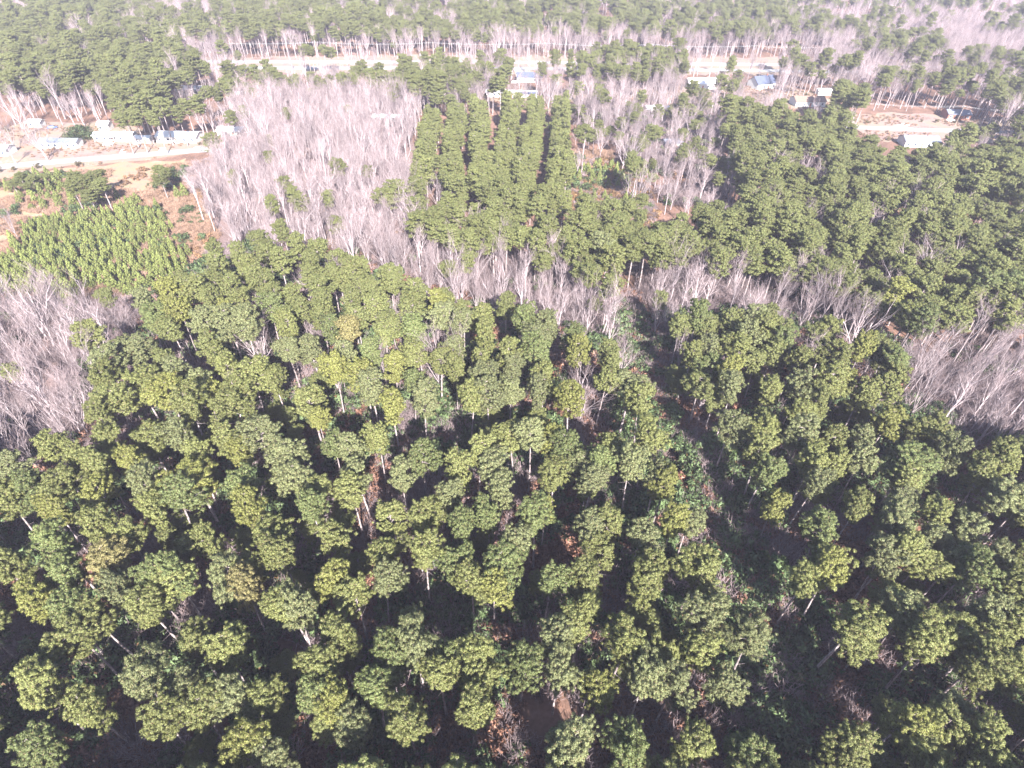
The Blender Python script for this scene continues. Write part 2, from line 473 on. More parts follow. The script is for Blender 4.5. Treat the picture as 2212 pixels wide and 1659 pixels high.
def ribbon(name, pts, w, z, mat, parent=None, kind='structure'):
    """a road or stripe of width w along ground points"""
    P = np.array([p[:2] for p in pts]); T = np.gradient(P, axis=0); T /= np.linalg.norm(T, axis=1, keepdims=True)
    Nn = np.stack([-T[:, 1], T[:, 0]], 1)
    V = np.concatenate([P + Nn * w / 2, P - Nn * w / 2]); n = len(P)
    V = np.concatenate([V, np.full((2 * n, 1), z)], 1)
    F = [[i, n + i, n + i + 1, i + 1] for i in range(n - 1)]
    me = mesh_np(name, V, F, M[mat])
    if me.polygons[0].normal.z < 0: me.flip_normals()
    o = add(name, me, parent)
    if parent is None: o['kind'] = kind
    return o

def curve(vpts, n=24):
    W = np.array([spot(*p)[:2] for p in vpts]); t = np.linspace(0, len(W) - 1, n)
    return np.stack([np.interp(t, range(len(W)), W[:, k]) for k in (0, 1)], 1)

lane = curve([(-330, 395), (0, 360), (150, 347), (300, 335), (440, 324), (560, 318)])
road = ribbon('side_road', lane, 6.2, 0.042, 'asphalt')
ribbon('centre_line', lane, 0.14, 0.048, 'line', road)
laneR = curve([(1780, 270), (1870, 276), (2000, 281), (2100, 283), (2300, 290)])
road = ribbon('side_road', laneR, 6.2, 0.044, 'asphalt')
ribbon('centre_line', laneR, 0.14, 0.050, 'line', road)
for vp, zz in (([(100, 134), (500, 133), (1100, 134.5), (1700, 140), (2300, 150)], 0.046), ([(100, 148), (500, 146.5), (1100, 147.5), (1700, 153), (2300, 163)], 0.047)):
    hw = curve(vp)
    road = ribbon('highway', hw, 8.5, zz, 'asphalt')
    ribbon('lane_line', hw, 0.15, zz + 0.006, 'line', road)
for vp, w in (([(352, 318), (347, 332)], 3.0), ([(268, 322), (262, 338)], 2.6), ([(1125, 150), (1130, 166)], 9.0), ([(1960, 268), (1930, 277)], 4)):
    ribbon('driveway', curve(vp, 4), w, 0.040, 'concrete')

# ------------------------------------------------------------------ where trees stand
# crowns read off the photograph, in six enlarged quarters: (offset x, offset y) then centre x, y, width
CROWNS = {
 (0, 1000): '900,40,200 720,130,230 690,240,220 900,270,260 1130,170,200 1290,270,200 1500,150,180 1620,210,200 1530,320,260 1320,330,200 1080,370,260 740,370,230 610,480,190 1790,260,170 2050,60,160 2160,170,150 2150,270,130 2000,370,230 2060,480,150 700,640,190 960,620,240 1190,620,180 870,740,210 300,690,200 490,760,170 650,800,200 100,790,220 1260,760,150 1500,620,180 1650,600,240 1560,720,200 1850,720,250 1880,830,240 2150,640,170 1600,920,220 920,920,220 1280,900,330 1100,980,260 640,950,210 400,940,230 220,950,200 20,1020,130 350,1090,200 1010,1100,150 1560,1060,160 2050,970,230 2040,1100,200 620,1260,220 840,1290,200 350,1290,220 1750,1240,260 1850,1300,200 1380,1250,180 2160,1290,150',
 (1000, 1000): '60,60,150 180,40,130 330,160,150 140,180,200 200,300,180 330,400,220 450,230,150 520,380,200 740,160,150 920,110,120 900,220,200 830,350,220 960,330,180 1090,60,150 1090,190,150 1090,320,160 1290,50,230 1320,130,150 1310,230,130 1280,310,160 1560,60,150 1500,360,200 1690,250,180 1860,290,230 1960,390,120 2080,90,240 2050,160,180 230,620,170 60,690,160 520,760,190 380,860,180 120,840,220 80,960,180 950,650,100 890,740,170 970,850,220 760,820,110 1020,930,140 1130,620,210 1230,640,160 1350,640,180 1440,680,130 1560,750,180 1650,760,200 1600,900,220 1380,880,220 1300,790,150 1740,680,130 1990,630,220 1900,750,190 2050,850,170 2080,940,150 1270,1150,230 970,1140,190 740,1190,200 330,1130,180 480,1180,180 430,1270,160 700,1280,180 1150,1290,170 1720,1150,160 1620,1230,230 1940,1220,230 1600,1290,240 2140,1150,160 2180,1250,120',
 (2000, 1000): '60,60,150 180,40,150 370,60,200 490,130,140 180,170,180 330,190,180 120,280,220 320,340,170 300,420,180 110,390,130 590,310,180 770,260,220 730,100,160 870,70,140 1030,100,170 1180,70,150 1330,130,200 1350,220,180 1180,330,160 1040,260,130 860,360,140 760,450,110 1330,330,150 1310,550,200 1490,560,150 1640,570,190 1760,700,180 1590,640,150 780,610,200 930,650,140 850,780,230 1150,610,150 1040,790,160 1190,750,150 1460,790,330 1380,740,200 1550,760,170 1450,880,200 540,680,180 530,820,200 830,930,130 2000,860,180 2120,770,170 2050,920,150 2000,1020,280 2190,1060,80 1380,1020,210 1120,1090,190 1600,1110,190 1360,1170,260 1800,1220,230 1690,1170,150 900,1220,240 1000,1280,150 1560,1270,180 40,1180,120 1400,1280,200',
 (0, 1600): '340,60,280 60,140,90 640,130,280 420,230,230 240,380,240 420,440,220 580,380,150 760,270,230 950,180,230 1100,160,230 970,340,180 1200,260,180 1480,160,270 1640,110,180 1850,50,180 1550,240,170 650,450,110 500,550,110 1880,320,210 1920,440,160 2120,210,190 2110,60,170 1440,650,200 1560,720,220 2180,600,80 2070,760,220 210,920,280 60,980,200 900,880,210 1000,980,330 1160,900,150 1500,960,240 1700,990,260 1280,1090,260 1030,1100,180 1560,1120,230 1700,1150,200 1250,1220,180 1620,1250,180 2000,940,190 2130,1000,190 2180,860,120 1800,1340,150 230,1350,280 150,1400,200',
 (1000, 1600): '280,60,230 540,60,180 80,290,200 240,220,180 90,380,180 770,70,190 1060,110,300 850,200,180 990,200,200 1350,230,220 1600,200,230 1380,310,160 1560,60,200 1690,30,150 1950,230,200 1960,130,200 1960,340,180 1580,420,230 1560,520,180 1400,570,220 330,590,150 500,650,280 470,750,250 920,620,200 900,700,150 680,720,170 660,850,230 640,960,180 330,870,250 200,960,230 60,1000,180 420,1080,200 1180,740,210 1180,850,200 1440,680,250 1420,780,180 880,820,170 880,940,220 1000,880,120 840,1030,160 1800,640,190 1730,750,130 2030,660,130 1600,870,190 1590,970,170 1960,870,240 1960,990,180 2160,880,120 1480,1270,330 1460,1380,300 1880,1290,200 2000,1240,200 50,1130,180',
 (2000, 1600): '60,170,260 150,260,160 930,90,270 980,180,180 790,220,130 1330,80,230 1420,140,120 1560,60,180 1790,60,220 1830,180,200 2020,130,200 2130,260,170 1080,500,330 1000,430,250 1060,620,180 1400,380,280 1450,450,230 150,480,260 470,580,260 360,620,170 530,690,180 160,700,230 230,770,200 280,870,100 1700,560,300 1600,650,300 1500,600,230 1700,720,230 1920,470,250 1970,600,180 1920,750,230 2110,780,100 2160,530,130 20,880,150 1770,1090,230 1400,1180,300 1450,1280,380 1700,1200,230 1900,1280,300 1600,1350,200 820,1290,330 820,1400,330 350,1270,260 420,1360,180 1120,1380,200 50,1300,130 1650,1090,120',
 (1000, 450): '50,800,140 160,740,110 310,790,150 130,850,120 190,880,140 330,840,130 480,880,150 600,940,110 690,960,120 210,990,200 440,990,220 640,1060,180 340,1090,180 790,1030,120 780,1100,110 1070,980,110 940,1080,170 1180,1060,150 1330,1120,200 1250,1190,170 920,1190,150 60,960,150 100,1060,150 270,1170,200 60,1150,180 500,1130,200 310,280,130 490,330,200 500,450,190 650,60,110 680,170,90',
 (0, 450): '1680,570,120 1840,510,110 1920,590,110 1530,650,100 1430,710,140 1390,640,110 1740,650,150 1820,700,150 1600,740,130 1640,800,180 1720,840,180 1200,830,130 1260,860,200 1330,900,180 1350,940,170 960,970,130 1110,1010,120 940,1070,200 1120,1130,200 1180,1060,150 1290,1100,180 1460,1030,140 1590,1130,180 1740,990,150 1780,930,150 1890,920,150 2050,880,170 2090,960,160 2080,1060,150 2150,1110,150 2000,800,130 2020,710,120 1850,1130,150 590,1150,180 1500,850,160 1560,960,150 1760,330,110 1890,260,110 1950,310,110 2130,300,90',
}
trees = []          # dicts: kind x y h s (spread factor) hand
def ray_tree(vx, vy, h, zc): return spot(vx, vy, zc)
placed = np.zeros((0, 2))
for (ox, oy), txt in CROWNS.items():
    for k, item in enumerate(txt.split()):
        cx, cy, w = map(float, item.split(','))
        vx, vy = (ox + cx / 2.212) / 1.35624, (oy + cy / 2.212) / 1.35624
        h = 20.0 + rng.normal() * 1.3
        if vy < 480 and vx < 1000: h = 17
        p = spot(vx, vy, h * 0.82)
        if len(placed) and np.min(np.hypot(*(placed - p[:2]).T)) < 3.0: continue
        placed = np.vstack([placed, p[:2]])
        dep = proj(p)[2]
        wm = (w / 2.212 / 1.35624) * dep / FV
        trees.append(dict(kind='pine', x=p[0], y=p[1], h=h, s=min(1.3, max(0.75, wm / 7.2)), hand=True))

# zones in the photograph, judged at crown height
Z = {
 'bareB': [(-200, 655), (0, 655), (90, 645), (190, 655), (300, 645), (280, 700), (215, 760), (185, 830), (190, 930), (60, 985), (-200, 990)],
 'bareK': [(1955, 745), (2060, 750), (2110, 720), (2212, 690), (2400, 690), (2400, 950), (2212, 950), (2100, 935), (1955, 860)],
 'bareI': [(870, 545), (960, 580), (1060, 565), (1200, 560), (1250, 620), (1345, 650), (1350, 735), (1290, 740), (1200, 690), (1130, 660), (1010, 655), (900, 610)],
 'bareI2': [(1370, 625), (1450, 590), (1540, 600), (1620, 610), (1720, 600), (1780, 640), (1860, 670), (1850, 730), (1740, 690), (1600, 680), (1420, 690)],
 'bareD': [(390, 375), (440, 350), (480, 320), (500, 220), (560, 195), (700, 190), (830, 200), (905, 225), (890, 300), (860, 340), (900, 380), (880, 440), (930, 500), (940, 590), (860, 590), (760, 560), (660, 560), (620, 510), (510, 525), (480, 480), (430, 440)],
 'mid': [(840, 420), (880, 400), (940, 390), (1000, 400), (1180, 420), (1240, 445), (1380, 440), (1390, 500), (1370, 620), (1300, 640), (1230, 590), (1060, 560), (960, 575), (900, 480)],
 'right': [(1580, 235), (1700, 225), (1790, 240), (1850, 275), (1900, 330), (1960, 312), (2100, 310), (2400, 290), (2400, 690), (2212, 690), (2100, 720), (2000, 750), (1900, 680), (1860, 640), (1760, 620), (1680, 590), (1500, 590), (1380, 600), (1390, 520), (1440, 470), (1560, 450), (1610, 400), (1560, 330)],
 'bareJ': [(1230, 230), (1400, 230), (1560, 240), (1560, 330), (1600, 400), (1540, 440), (1440, 450), (1400, 380), (1330, 315), (1250, 305)],
 'sap': [(-200, 640), (-200, 560), (0, 545), (100, 475), (240, 455), (290, 420), (340, 440), (370, 480), (400, 540), (400, 590), (350, 610), (280, 640), (190, 660), (60, 635)],
 'field': [(-200, 400), (0, 372), (150, 352), (400, 340), (420, 380), (440, 450), (480, 520), (480, 560), (400, 620), (300, 650), (190, 660), (60, 650), (-200, 760)],
 'clear': [(1235, 325), (1320, 325), (1370, 390), (1385, 440), (1300, 440), (1235, 420)],
 'fore': [(-400, 985), (60, 985), (190, 940), (185, 830), (215, 760), (300, 690), (350, 640), (470, 540), (600, 520), (760, 560), (900, 610), (1010, 655), (1190, 690), (1290, 740), (1345, 735), (1420, 690), (1600, 680), (1740, 690), (1860, 730), (1955, 745), (1955, 860), (2100, 940), (2212, 960), (2700, 960), (2700, 2600), (-400, 2600)],
 'roadL': [(-400, 300), (0, 288), (60, 262), (230, 262), (280, 300), (440, 290), (470, 322), (430, 352), (150, 372), (-400, 440)],
 'roadR': [(1840, 252), (1900, 250), (1960, 262), (2020, 258), (2100, 254), (2110, 296), (2010, 312), (1925, 312), (1880, 296)],
 'pineUL': [(-400, 90), (110, 82), (380, 80), (420, 150), (420, 185), (300, 215), (180, 205), (0, 200), (-400, 210)],
 'pineUL2': [(240, 185), (300, 165), (360, 190), (370, 270), (330, 300), (250, 270)],
 'hwy': [(500, 124), (760, 124), (860, 128), (860, 150), (540, 152), (500, 140)],
 'hwy2': [(1120, 124), (1250, 124), (1250, 136), (1120, 140)],
 'hwy3': [(1490, 130), (1670, 134), (1670, 152), (1490, 152)],
}
# lookouts: no tree may hide these
VIEW = [(80, 268, 170, 322), (178, 262, 300, 312), (300, 285, 410, 322), (470, 278, 525, 300), (1695, 205, 1795, 236), (1945, 290, 2040, 316), (2040, 232, 2100, 262),
        (1065, 200, 1160, 214), (1480, 165, 1540, 194), (1625, 160, 1675, 194), (1115, 163, 1170, 178), (815, 252, 862, 266), (1400, 236, 1442, 248)]

def noise2(x, y, s, seed):
    """smooth value noise"""
    g = np.random.default_rng(seed).random((64, 64))
    u, v = np.asarray(x) / s, np.asarray(y) / s
    iu, iv = np.floor(u).astype(int), np.floor(v).astype(int); fu, fv = u - iu, v - iv
    fu, fv = fu * fu * (3 - 2 * fu), fv * fv * (3 - 2 * fv)
    G = lambda a, b: g[a % 64, b % 64]
    return (G(iu, iv) * (1 - fu) + G(iu + 1, iv) * fu) * (1 - fv) + (G(iu, iv + 1) * (1 - fu) + G(iu + 1, iv + 1) * fu) * fv

def jgrid(x0, x1, y0, y1, s, seed):
    rg = np.random.default_rng(seed)
    X, Y = np.meshgrid(np.arange(x0, x1, s), np.arange(y0, y1, s * 0.9))
    X = X + (np.arange(X.shape[0])[:, None] % 2) * s * 0.5
    X = X + rg.uniform(-0.42, 0.42, X.shape) * s; Y = Y + rg.uniform(-0.42, 0.42, Y.shape) * s
    return X.ravel(), Y.ravel()

def wedge(X, Y, m=1.22, extra=30):
    return (np.abs(X) < (Y + 60) * 0.90 * m + extra)

def scatter(s, y0, y1, seed, zc):
    X, Y = jgrid(-1400, 1400, y0, y1, s, seed)
    k = wedge(X, Y); X, Y = X[k], Y[k]
    vx, vy, w = proj(np.stack([X, Y, np.full_like(X, zc)], 1))
    return X, Y, vx, vy

def in_any(names, vx, vy):
    c = np.zeros(np.shape(vx), bool)
    for n in names: c |= inside(Z[n], vx, vy)
    return c

VIEW += [(500, 121, 860, 150), (1112, 121, 1255, 140), (1490, 127, 1680, 152), (0, 310, 440, 350), (1850, 262, 2090, 290)]
def blocked(X, Y, hs=(3, 8, 13, 17), r=5):
    """would a tree standing here hide a house or a road that the photograph shows?"""
    c = np.zeros(np.shape(X), bool)
    luck = np.random.default_rng(91).random(np.shape(X)) < 0.45
    for z in hs:
        vx, vy, _ = proj(np.stack([X, Y, np.full(np.shape(X), float(z))], 1))
        for (a, b, cc, d) in VIEW: c |= (vx > a - r) & (vx < cc + r) & (vy > b + 2) & (vy < d - 1) & ((d > 160) | ~luck)
    return c

def push(kind, X, Y, hs, ss, **kw):
    for x, y, h, s in zip(X, Y, hs, ss): trees.append(dict(kind=kind, x=x, y=y, h=h, s=s, hand=False, **kw))

# bare woods, front to back
X, Y, vx, vy = scatter(5.3, 60, 420, 21, 9.0)
ok = in_any(['bareB', 'bareK', 'bareI', 'bareI2', 'bareD'], vx, vy) & ~in_any(['roadL'], vx, vy)
sp = ok & (rng.random(len(X)) < 0.025); push('pine', X[sp], Y[sp], rng.normal(15, 2, sp.sum()), rng.uniform(0.7, 1.0, sp.sum())); ok &= ~sp
if len(placed):
    ok &= np.array([np.min(np.hypot(placed[:, 0] - a, placed[:, 1] - b)) > 3.2 if o else False for a, b, o in zip(X, Y, ok)])
ok &= ~blocked(X, Y)
ok &= ~(in_any(['bareI', 'bareI2'], vx, vy) & (rng.random(len(X)) < 0.25))
n = ok.sum(); push('bare', X[ok], Y[ok], rng.normal(14.0, 2.8, n).clip(8, 19), rng.uniform(0.75, 1.05, n))
# pine stands behind the front stand
X, Y, vx, vy = scatter(6.5, 100, 420, 22, 14.0)
ok = in_any(['mid', 'right'], vx, vy) & ~in_any(['bareI', 'bareI2', 'clear', 'roadR', 'bareK'], vx, vy) & ~blocked(X, Y)
ok &= np.array([np.min(np.hypot(placed[:, 0] - a, placed[:, 1] - b)) > 4.2 if o else False for a, b, o in zip(X, Y, ok)])
ok &= ~((noise2(X, Y, 17, 5) > 0.80))
n = ok.sum(); push('pine', X[ok], Y[ok], rng.normal(18.0, 2.2, n), rng.uniform(0.85, 1.2, n))
# single bare trees standing out of the pines: crown centre and height
for vx_, vy_, h in ((1672, 375, 19), (1610, 290, 13), (1520, 385, 15), (1750, 470, 14), (1560, 470, 12), (1470, 320, 15), (1440, 375, 14), (1350, 330, 15), (1345, 290, 15), (1265, 240, 13), (1400, 270, 14), (1660, 410, 12),
                   (505, 490, 16), (570, 760, 13), (1335, 160, 17), (1250, 180, 17), (1165, 165, 16), (1410, 290, 16), (1530, 340, 14), (80, 300, 15), (150, 245, 15), (415, 220, 15), (20, 480, 11), (1450, 160, 15), (1590, 205, 14), (1690, 140, 15), (1830, 175, 14)):
    p = spot(vx_, vy_, h * 0.6); trees.append(dict(kind='bare', x=p[0], y=p[1], h=h, s=1.15, hand=True))
# mixed scrub woods north-east of the clearing
X, Y, vx, vy = scatter(7.2, 200, 420, 23, 8.0)
ok = in_any(['bareJ'], vx, vy) & ~blocked(X, Y); n = ok.sum()
b = rng.random(n) < 0.72
push('bare', X[ok][b], Y[ok][b], rng.normal(12, 2, b.sum()), rng.uniform(0.8, 1.1, b.sum()))
push('pine', X[ok][~b], Y[ok][~b], rng.normal(12, 2, (~b).sum()), rng.uniform(0.8, 1.0, (~b).sum()))
# front stand beyond the frame's sides and behind the drone, for its shadows and for a step aside
X, Y, vx, vy = scatter(7.6, -70, 160, 24, 15.0)
out = (vx < -30) | (vx > VW + 30) | (vy > VH + 25) | (Y < 5)
w_ = proj(np.stack([X, Y, np.full_like(X, 15.0)], 1))[2]
ok = (out & in_any(['fore'], np.clip(vx, -390, 2690), np.clip(vy, 0, 2590))) | (w_ < 25)
ok &= (np.abs(X) < 190)
ok &= np.array([np.min(np.hypot(placed[:, 0] - a, placed[:, 1] - b)) > 4.5 if o else False for a, b, o in zip(X, Y, ok)])
ok &= np.hypot(X, Y) > 6
n = ok.sum(); push('pine', X[ok], Y[ok], rng.normal(20, 1.3, n), rng.uniform(0.85, 1.1, n))
# smaller pines grown up beneath the front stand
X, Y, vx, vy = scatter(8.5, 20, 170, 25, 8.0)
ok = in_any(['fore'], vx, vy) & (noise2(X, Y, 15, 90) > 0.58) & (vx > -60) & (vx < VW + 60)
n = ok.sum(); push('pine', X[ok], Y[ok], rng.normal(9.5, 2.2, n).clip(5, 13), rng.uniform(0.7, 1.0, n), under=True)
# a few more crowns closing the upper part of the front stand
X, Y, vx, vy = scatter(5.2, 60, 190, 26, 16.0)
ok = in_any(['fore'], vx, vy) & (vy < 1010) & ~inside([(1290, 600), (1400, 600), (1620, 1010), (1400, 1010)], vx, vy) & ~inside([(560, 840), (1420, 860), (1420, 1000), (420, 960)], vx, vy)
ok &= np.array([np.min(np.hypot(placed[:, 0] - a, placed[:, 1] - b)) > 5.6 if o else False for a, b, o in zip(X, Y, ok)])
n = ok.sum(); push('pine', X[ok], Y[ok], rng.normal(19, 1.6, n), rng.uniform(0.75, 1.0, n))
# lesser trees standing in the wider gaps
X, Y, vx, vy = scatter(6.2, 15, 120, 27, 14.0)
ok = in_any(['fore'], vx, vy) & (vy > 1010) & (rng.random(len(X)) < 0.22)
ok &= np.array([np.min(np.hypot(placed[:, 0] - a, placed[:, 1] - b)) > 4.8 if o else False for a, b, o in zip(X, Y, ok)])
n = ok.sum(); push('pine', X[ok], Y[ok], rng.normal(17, 2.0, n), rng.uniform(0.6, 0.85, n))
# the rest, out to the far forest
def far(s, y0, y1, seed):
    X, Y, vx, vy = scatter(s, y0, y1, seed, 12.0)
    gx, gy, _ = proj(np.stack([X, Y, np.zeros_like(X)], 1))
    rows_zone = inside([(890, 215), (1240, 205), (1245, 440), (890, 420)], vx, vy)
    taken = in_any(['bareB', 'bareK', 'bareI', 'bareI2', 'bareD', 'mid', 'right', 'field', 'sap', 'clear', 'fore', 'bareJ', 'roadL', 'roadR', 'hwy', 'hwy2', 'hwy3'], vx, vy) | rows_zone
    hwyg = (gy > 127) & (gy < 156) & (gx > 480) & (gx < 1760)
    ok = ~taken & ~hwyg & ~blocked(X, Y) & ~in_any(['roadL', 'roadR'], gx, gy) & (vy < 430)
    n1 = noise2(X, Y, 70, 31); n2 = noise2(X, Y, 22, 32)
    pine_p = 0.62 + 0.9 * (n1 - 0.5) + 0.5 * (n2 - 0.5)
    res = (vy > 136) & (vy < 262) & (vx > 430) & (vx < 1800)
    pine_p = np.where(res, 0.30 + 0.9 * (n2 - 0.5), pine_p)
    cover = ((vx > 860) & (vx < 1100)) | ((vx > 1260) & (vx < 1480)); ok &= ~(res & ~cover & (rng.random(len(X)) < 0.30)); pine_p = np.where(res & cover & (vy < 175), 0.65, pine_p)
    belt = (vy > 84) & (vy < 132) & (vx > 440); pine_p = np.where(belt, 0.22 + 0.7 * (n1 - 0.5), pine_p)
    deep = (vy < 84) & (vx < 1420); pine_p = np.where(deep, 0.66 + 1.1 * (n1 - 0.5) + 0.4 * (n2 - 0.5), pine_p)
    ur = (vx > 1420) & (vy < 84); pine_p = np.where(ur, 0.40 + 1.5 * (n1 - 0.5), pine_p)
    er = (vx > 1850) & (vy > 84) & (vy < 215); pine_p = np.where(er, 0.42 + 1.3 * (n1 - 0.5), pine_p)
    pul = in_any(['pineUL', 'pineUL2'], vx, vy); pine_p = np.where(pul, 0.93, pine_p); ok &= ~((noise2(X, Y, 24, 33) > 0.72) & ~res)
    bl = (vx < 240) & (vy > 205) & (vy < 330); pine_p = np.where(bl, 0.15, pine_p)
    pine = rng.random(len(X)) < pine_p
    a = ok & pine; n = a.sum(); push('pine', X[a], Y[a], rng.normal(17.5, 3.2, n).clip(9, 25), rng.uniform(0.8, 1.25, n))
    a = ok & ~pine; n = a.sum(); push('bare', X[a], Y[a], rng.normal(14.5, 2.5, n), rng.uniform(0.8, 1.1, n))
far(6.4, 180, 620, 41)
far(9.0, 620, 1350, 42)
X, Y, vx, vy = scatter(6.0, 380, 900, 44, 10.0)
ok = (vy > 88) & (vy < 126) & (vx > 430) & (vx < 1900) & ~blocked(X, Y) & (proj(np.stack([X, Y, np.zeros_like(X)], 1))[1] < 126)
n = ok.sum(); push('bare', X[ok], Y[ok], rng.normal(15, 2.5, n), rng.uniform(0.7, 1.0, n))
X, Y, vx, vy = scatter(15.0, 90, 420, 45, 11.0)
ok = in_any(['mid', 'right', 'fore'], vx, vy) & ~blocked(X, Y) & (vy < 900) & (rng.random(len(X)) < 0.55)
n = ok.sum(); push('bare', X[ok], Y[ok], rng.normal(14.5, 2.5, n), rng.uniform(0.8, 1.1, n))
# the row plantation
rows = []
r_top = [(935, 236), (985, 232), (1035, 226), (1108, 222), (1160, 220), (1215, 216)]
r_bot = [(905, 380), (975, 392), (1035, 400), (1075, 410), (1130, 420), (1205, 430)]
for (ax, ay), (bx, by) in zip(r_top, r_bot):
    a, b = spot(ax, ay, 11.0), spot(bx, by, 11.0)
    L = np.linalg.norm(b - a); k = int(L / 3.6)
    dirn = (b - a) / L; nrm = np.array((-dirn[1], dirn[0], 0))
    for i in range(k + 1):
        for lane_ in (-1, 1):
            if rng.random() < 0.10: continue
            p = a + (b - a) * (i + 0.5 * (lane_ > 0)) / k + nrm * (lane_ * 1.85 + 0.8 * math.sin(i * 0.5 + ax)) + rng.normal(size=3) * 0.75
            q = proj(p)
            if q[1] > 445: continue
            rows.append((p[0], p[1], rng.normal(14.0, 1.7)))
for x, y, h in rows: trees.append(dict(kind='row', x=x, y=y, h=h, s=rng.uniform(0.8, 1.15), hand=False))
# the field of young pines, in planted lines
X, Y = np.meshgrid(np.arange(-330, -90, 2.0), np.arange(80, 420, 2.6))
an = 0.55
Xr = X.ravel() + rng.normal(size=X.size) * 0.45; Yr = Y.ravel() + rng.normal(size=X.size) * 0.6
cx0, cy0 = -190, 220
XX = cx0 + (Xr - cx0) * math.cos(an) - (Yr - cy0) * math.sin(an); YY = cy0 + (Xr - cx0) * math.sin(an) + (Yr - cy0) * math.cos(an)
vx, vy, _ = proj(np.stack([XX, YY, np.full_like(XX, 2.2)], 1))
wob = (noise2(XX, YY, 9, 76) - 0.5) * 22
ok = in_any(['sap'], vx + wob, vy + wob * 0.6) & (noise2(XX, YY, 16, 77) < 0.80) & (rng.random(len(XX)) < 0.95)
thin = (vx > 290) & (rng.random(len(XX)) < 0.35); ok &= ~thin
push('sap', XX[ok], YY[ok], rng.normal(4.1, 1.0, ok.sum()).clip(1.8, 6.5), rng.uniform(0.75, 1.15, ok.sum()))
ok2 = in_any(['clear'], vx, vy)
X, Y, vx, vy = scatter(4.6, 200, 420, 51, 2.2)
ok = (in_any(['clear'], vx, vy) & (noise2(X, Y, 12, 78) < 0.6)) | (inside([(0, 395), (110, 365), (240, 360), (380, 350), (400, 420), (330, 420), (260, 430), (130, 450), (60, 450)], vx, vy) & (noise2(X, Y, 18, 79) < 0.42))
push('sap', X[ok], Y[ok], rng.normal(4.4, 0.9, ok.sum()).clip(2.5, 7), rng.uniform(0.9, 1.3, ok.sum()))
for vx_, vy_, h, s in ((190, 400, 13, 1.25), (160, 412, 12, 1.2), (222, 408, 12, 1.15), (195, 428, 10, 1.2), (172, 392, 12, 1.1), (215, 385, 11, 1.1), (350, 392, 11, 1.1), (366, 378, 11, 1.0), (345, 372, 9, 1.0), (70, 390, 7, 1.0), (45, 385, 7, 1.0), (30, 400, 7, 1.0), (100, 385, 6, 0.9), (62, 405, 6, 0.9)):
    p = spot(vx_, vy_, h * 0.7); trees.append(dict(kind='pine', x=p[0], y=p[1], h=h, s=s, hand=True, low=True))

for vx_, vy_, h, s in ((252, 212, 22, 1.0), (284, 203, 23, 1.1), (268, 238, 21, 1.0), (302, 226, 22, 1.05), (322, 214, 22, 0.95), (347, 232, 21, 1.0), (336, 258, 19, 0.95), (262, 262, 18, 0.9), (292, 256, 19, 1.0), (384, 246, 18, 0.85), (402, 232, 19, 0.9), (560, 178, 18, 1.2), (600, 172, 18, 1.2), (640, 182, 17, 1.1), (925, 165, 22, 1.2), (950, 172, 22, 1.25), (975, 160, 21, 1.2), (905, 180, 20, 1.15), (945, 195, 18, 1.2), (985, 185, 19, 1.1), (1080, 120, 20, 1.1), (820, 150, 18, 1.1), (1290, 195, 15, 1.3), (1275, 215, 14, 1.2)):
    p = spot(vx_, vy_, h * 0.8); trees.append(dict(kind='pine', x=p[0], y=p[1], h=h, s=s, hand=True))
for vx_, vy_, h in ((15, 285, 14), (45, 262, 13), (88, 318, 11), (18, 322, 11), (170, 240, 14), (30, 240, 14), (62, 232, 14), (440, 232, 15), (430, 262, 14), (452, 250, 14), (120, 236, 13), (205, 245, 13), (700, 160, 15), (760, 170, 15), (1010, 170, 15), (1040, 165, 15)):
    p = spot(vx_, vy_, h * 0.6); trees.append(dict(kind='bare', x=p[0], y=p[1], h=h, s=1.15, hand=True))

# ------------------------------------------------------------------ trees become objects
TRACK = [(1325, 640), (1370, 640), (1410, 800), (1470, 960), (1580, 1180), (1670, 1400), (1810, 1700), (1640, 1700), (1560, 1400), (1485, 1200), (1400, 1000), (1360, 850)]
def on_track(t):
    hs = (0, 6) if not t['hand'] else (0,)
    return any(bool(inside(TRACK, *(np.array([q]) for q in proj((t['x'], t['y'], z))[:2]))[0]) for z in hs if z < t['h'])
trees = [t for t in trees if t['y'] > 190 or not on_track(t)]
for t in trees:
    zc = t['h'] * (0.78 if t['kind'] in ('pine', 'row') else 0.6)
    t['vx'], t['vy'], t['w'] = proj((t['x'], t['y'], zc))
    t['size'] = t['h'] / max(t['w'], 1)
    t['in'] = 4 < t['vx'] < VW - 4 and 4 < t['vy'] < VH - 2 and t['w'] > 10

ONES = 'zero one two three four five six seven eight nine ten eleven twelve thirteen fourteen fifteen sixteen seventeen eighteen nineteen'.split()
TENS = '_ _ twenty thirty forty fifty sixty seventy eighty ninety'.split()
def say(n):
    n = int(n)
    return ONES[n] if n < 20 else TENS[n // 10] + ('-' + ONES[n % 10] if n % 10 else '')
used = set()
def where(t): return say(min(99, max(0, round(t['vx'] / VW * 100)))), say(min(99, max(0, round(t['vy'] / VH * 100))))
def unique(fmt, t, tries):
    a, b = where(t)
    for extra in tries:
        lab = fmt.format(x=extra, a=a, b=b)
        if lab.lower() not in used:
            used.add(lab.lower()); return lab
    return None
TONES = {'olive': (0.132, 0.143, 0.048), 'yellow-green': (0.150, 0.156, 0.044), 'grey-green': (0.126, 0.138, 0.061), 'dark green': (0.098, 0.118, 0.042), 'tan-green': (0.165, 0.147, 0.060)}
def near(t, pts): return min(math.hypot(t['vx'] - a, t['vy'] - b) for a, b in pts)

def variant(t, n): return int((abs(t['x']) * 13.7 + abs(t['y']) * 7.3) * 10) % n

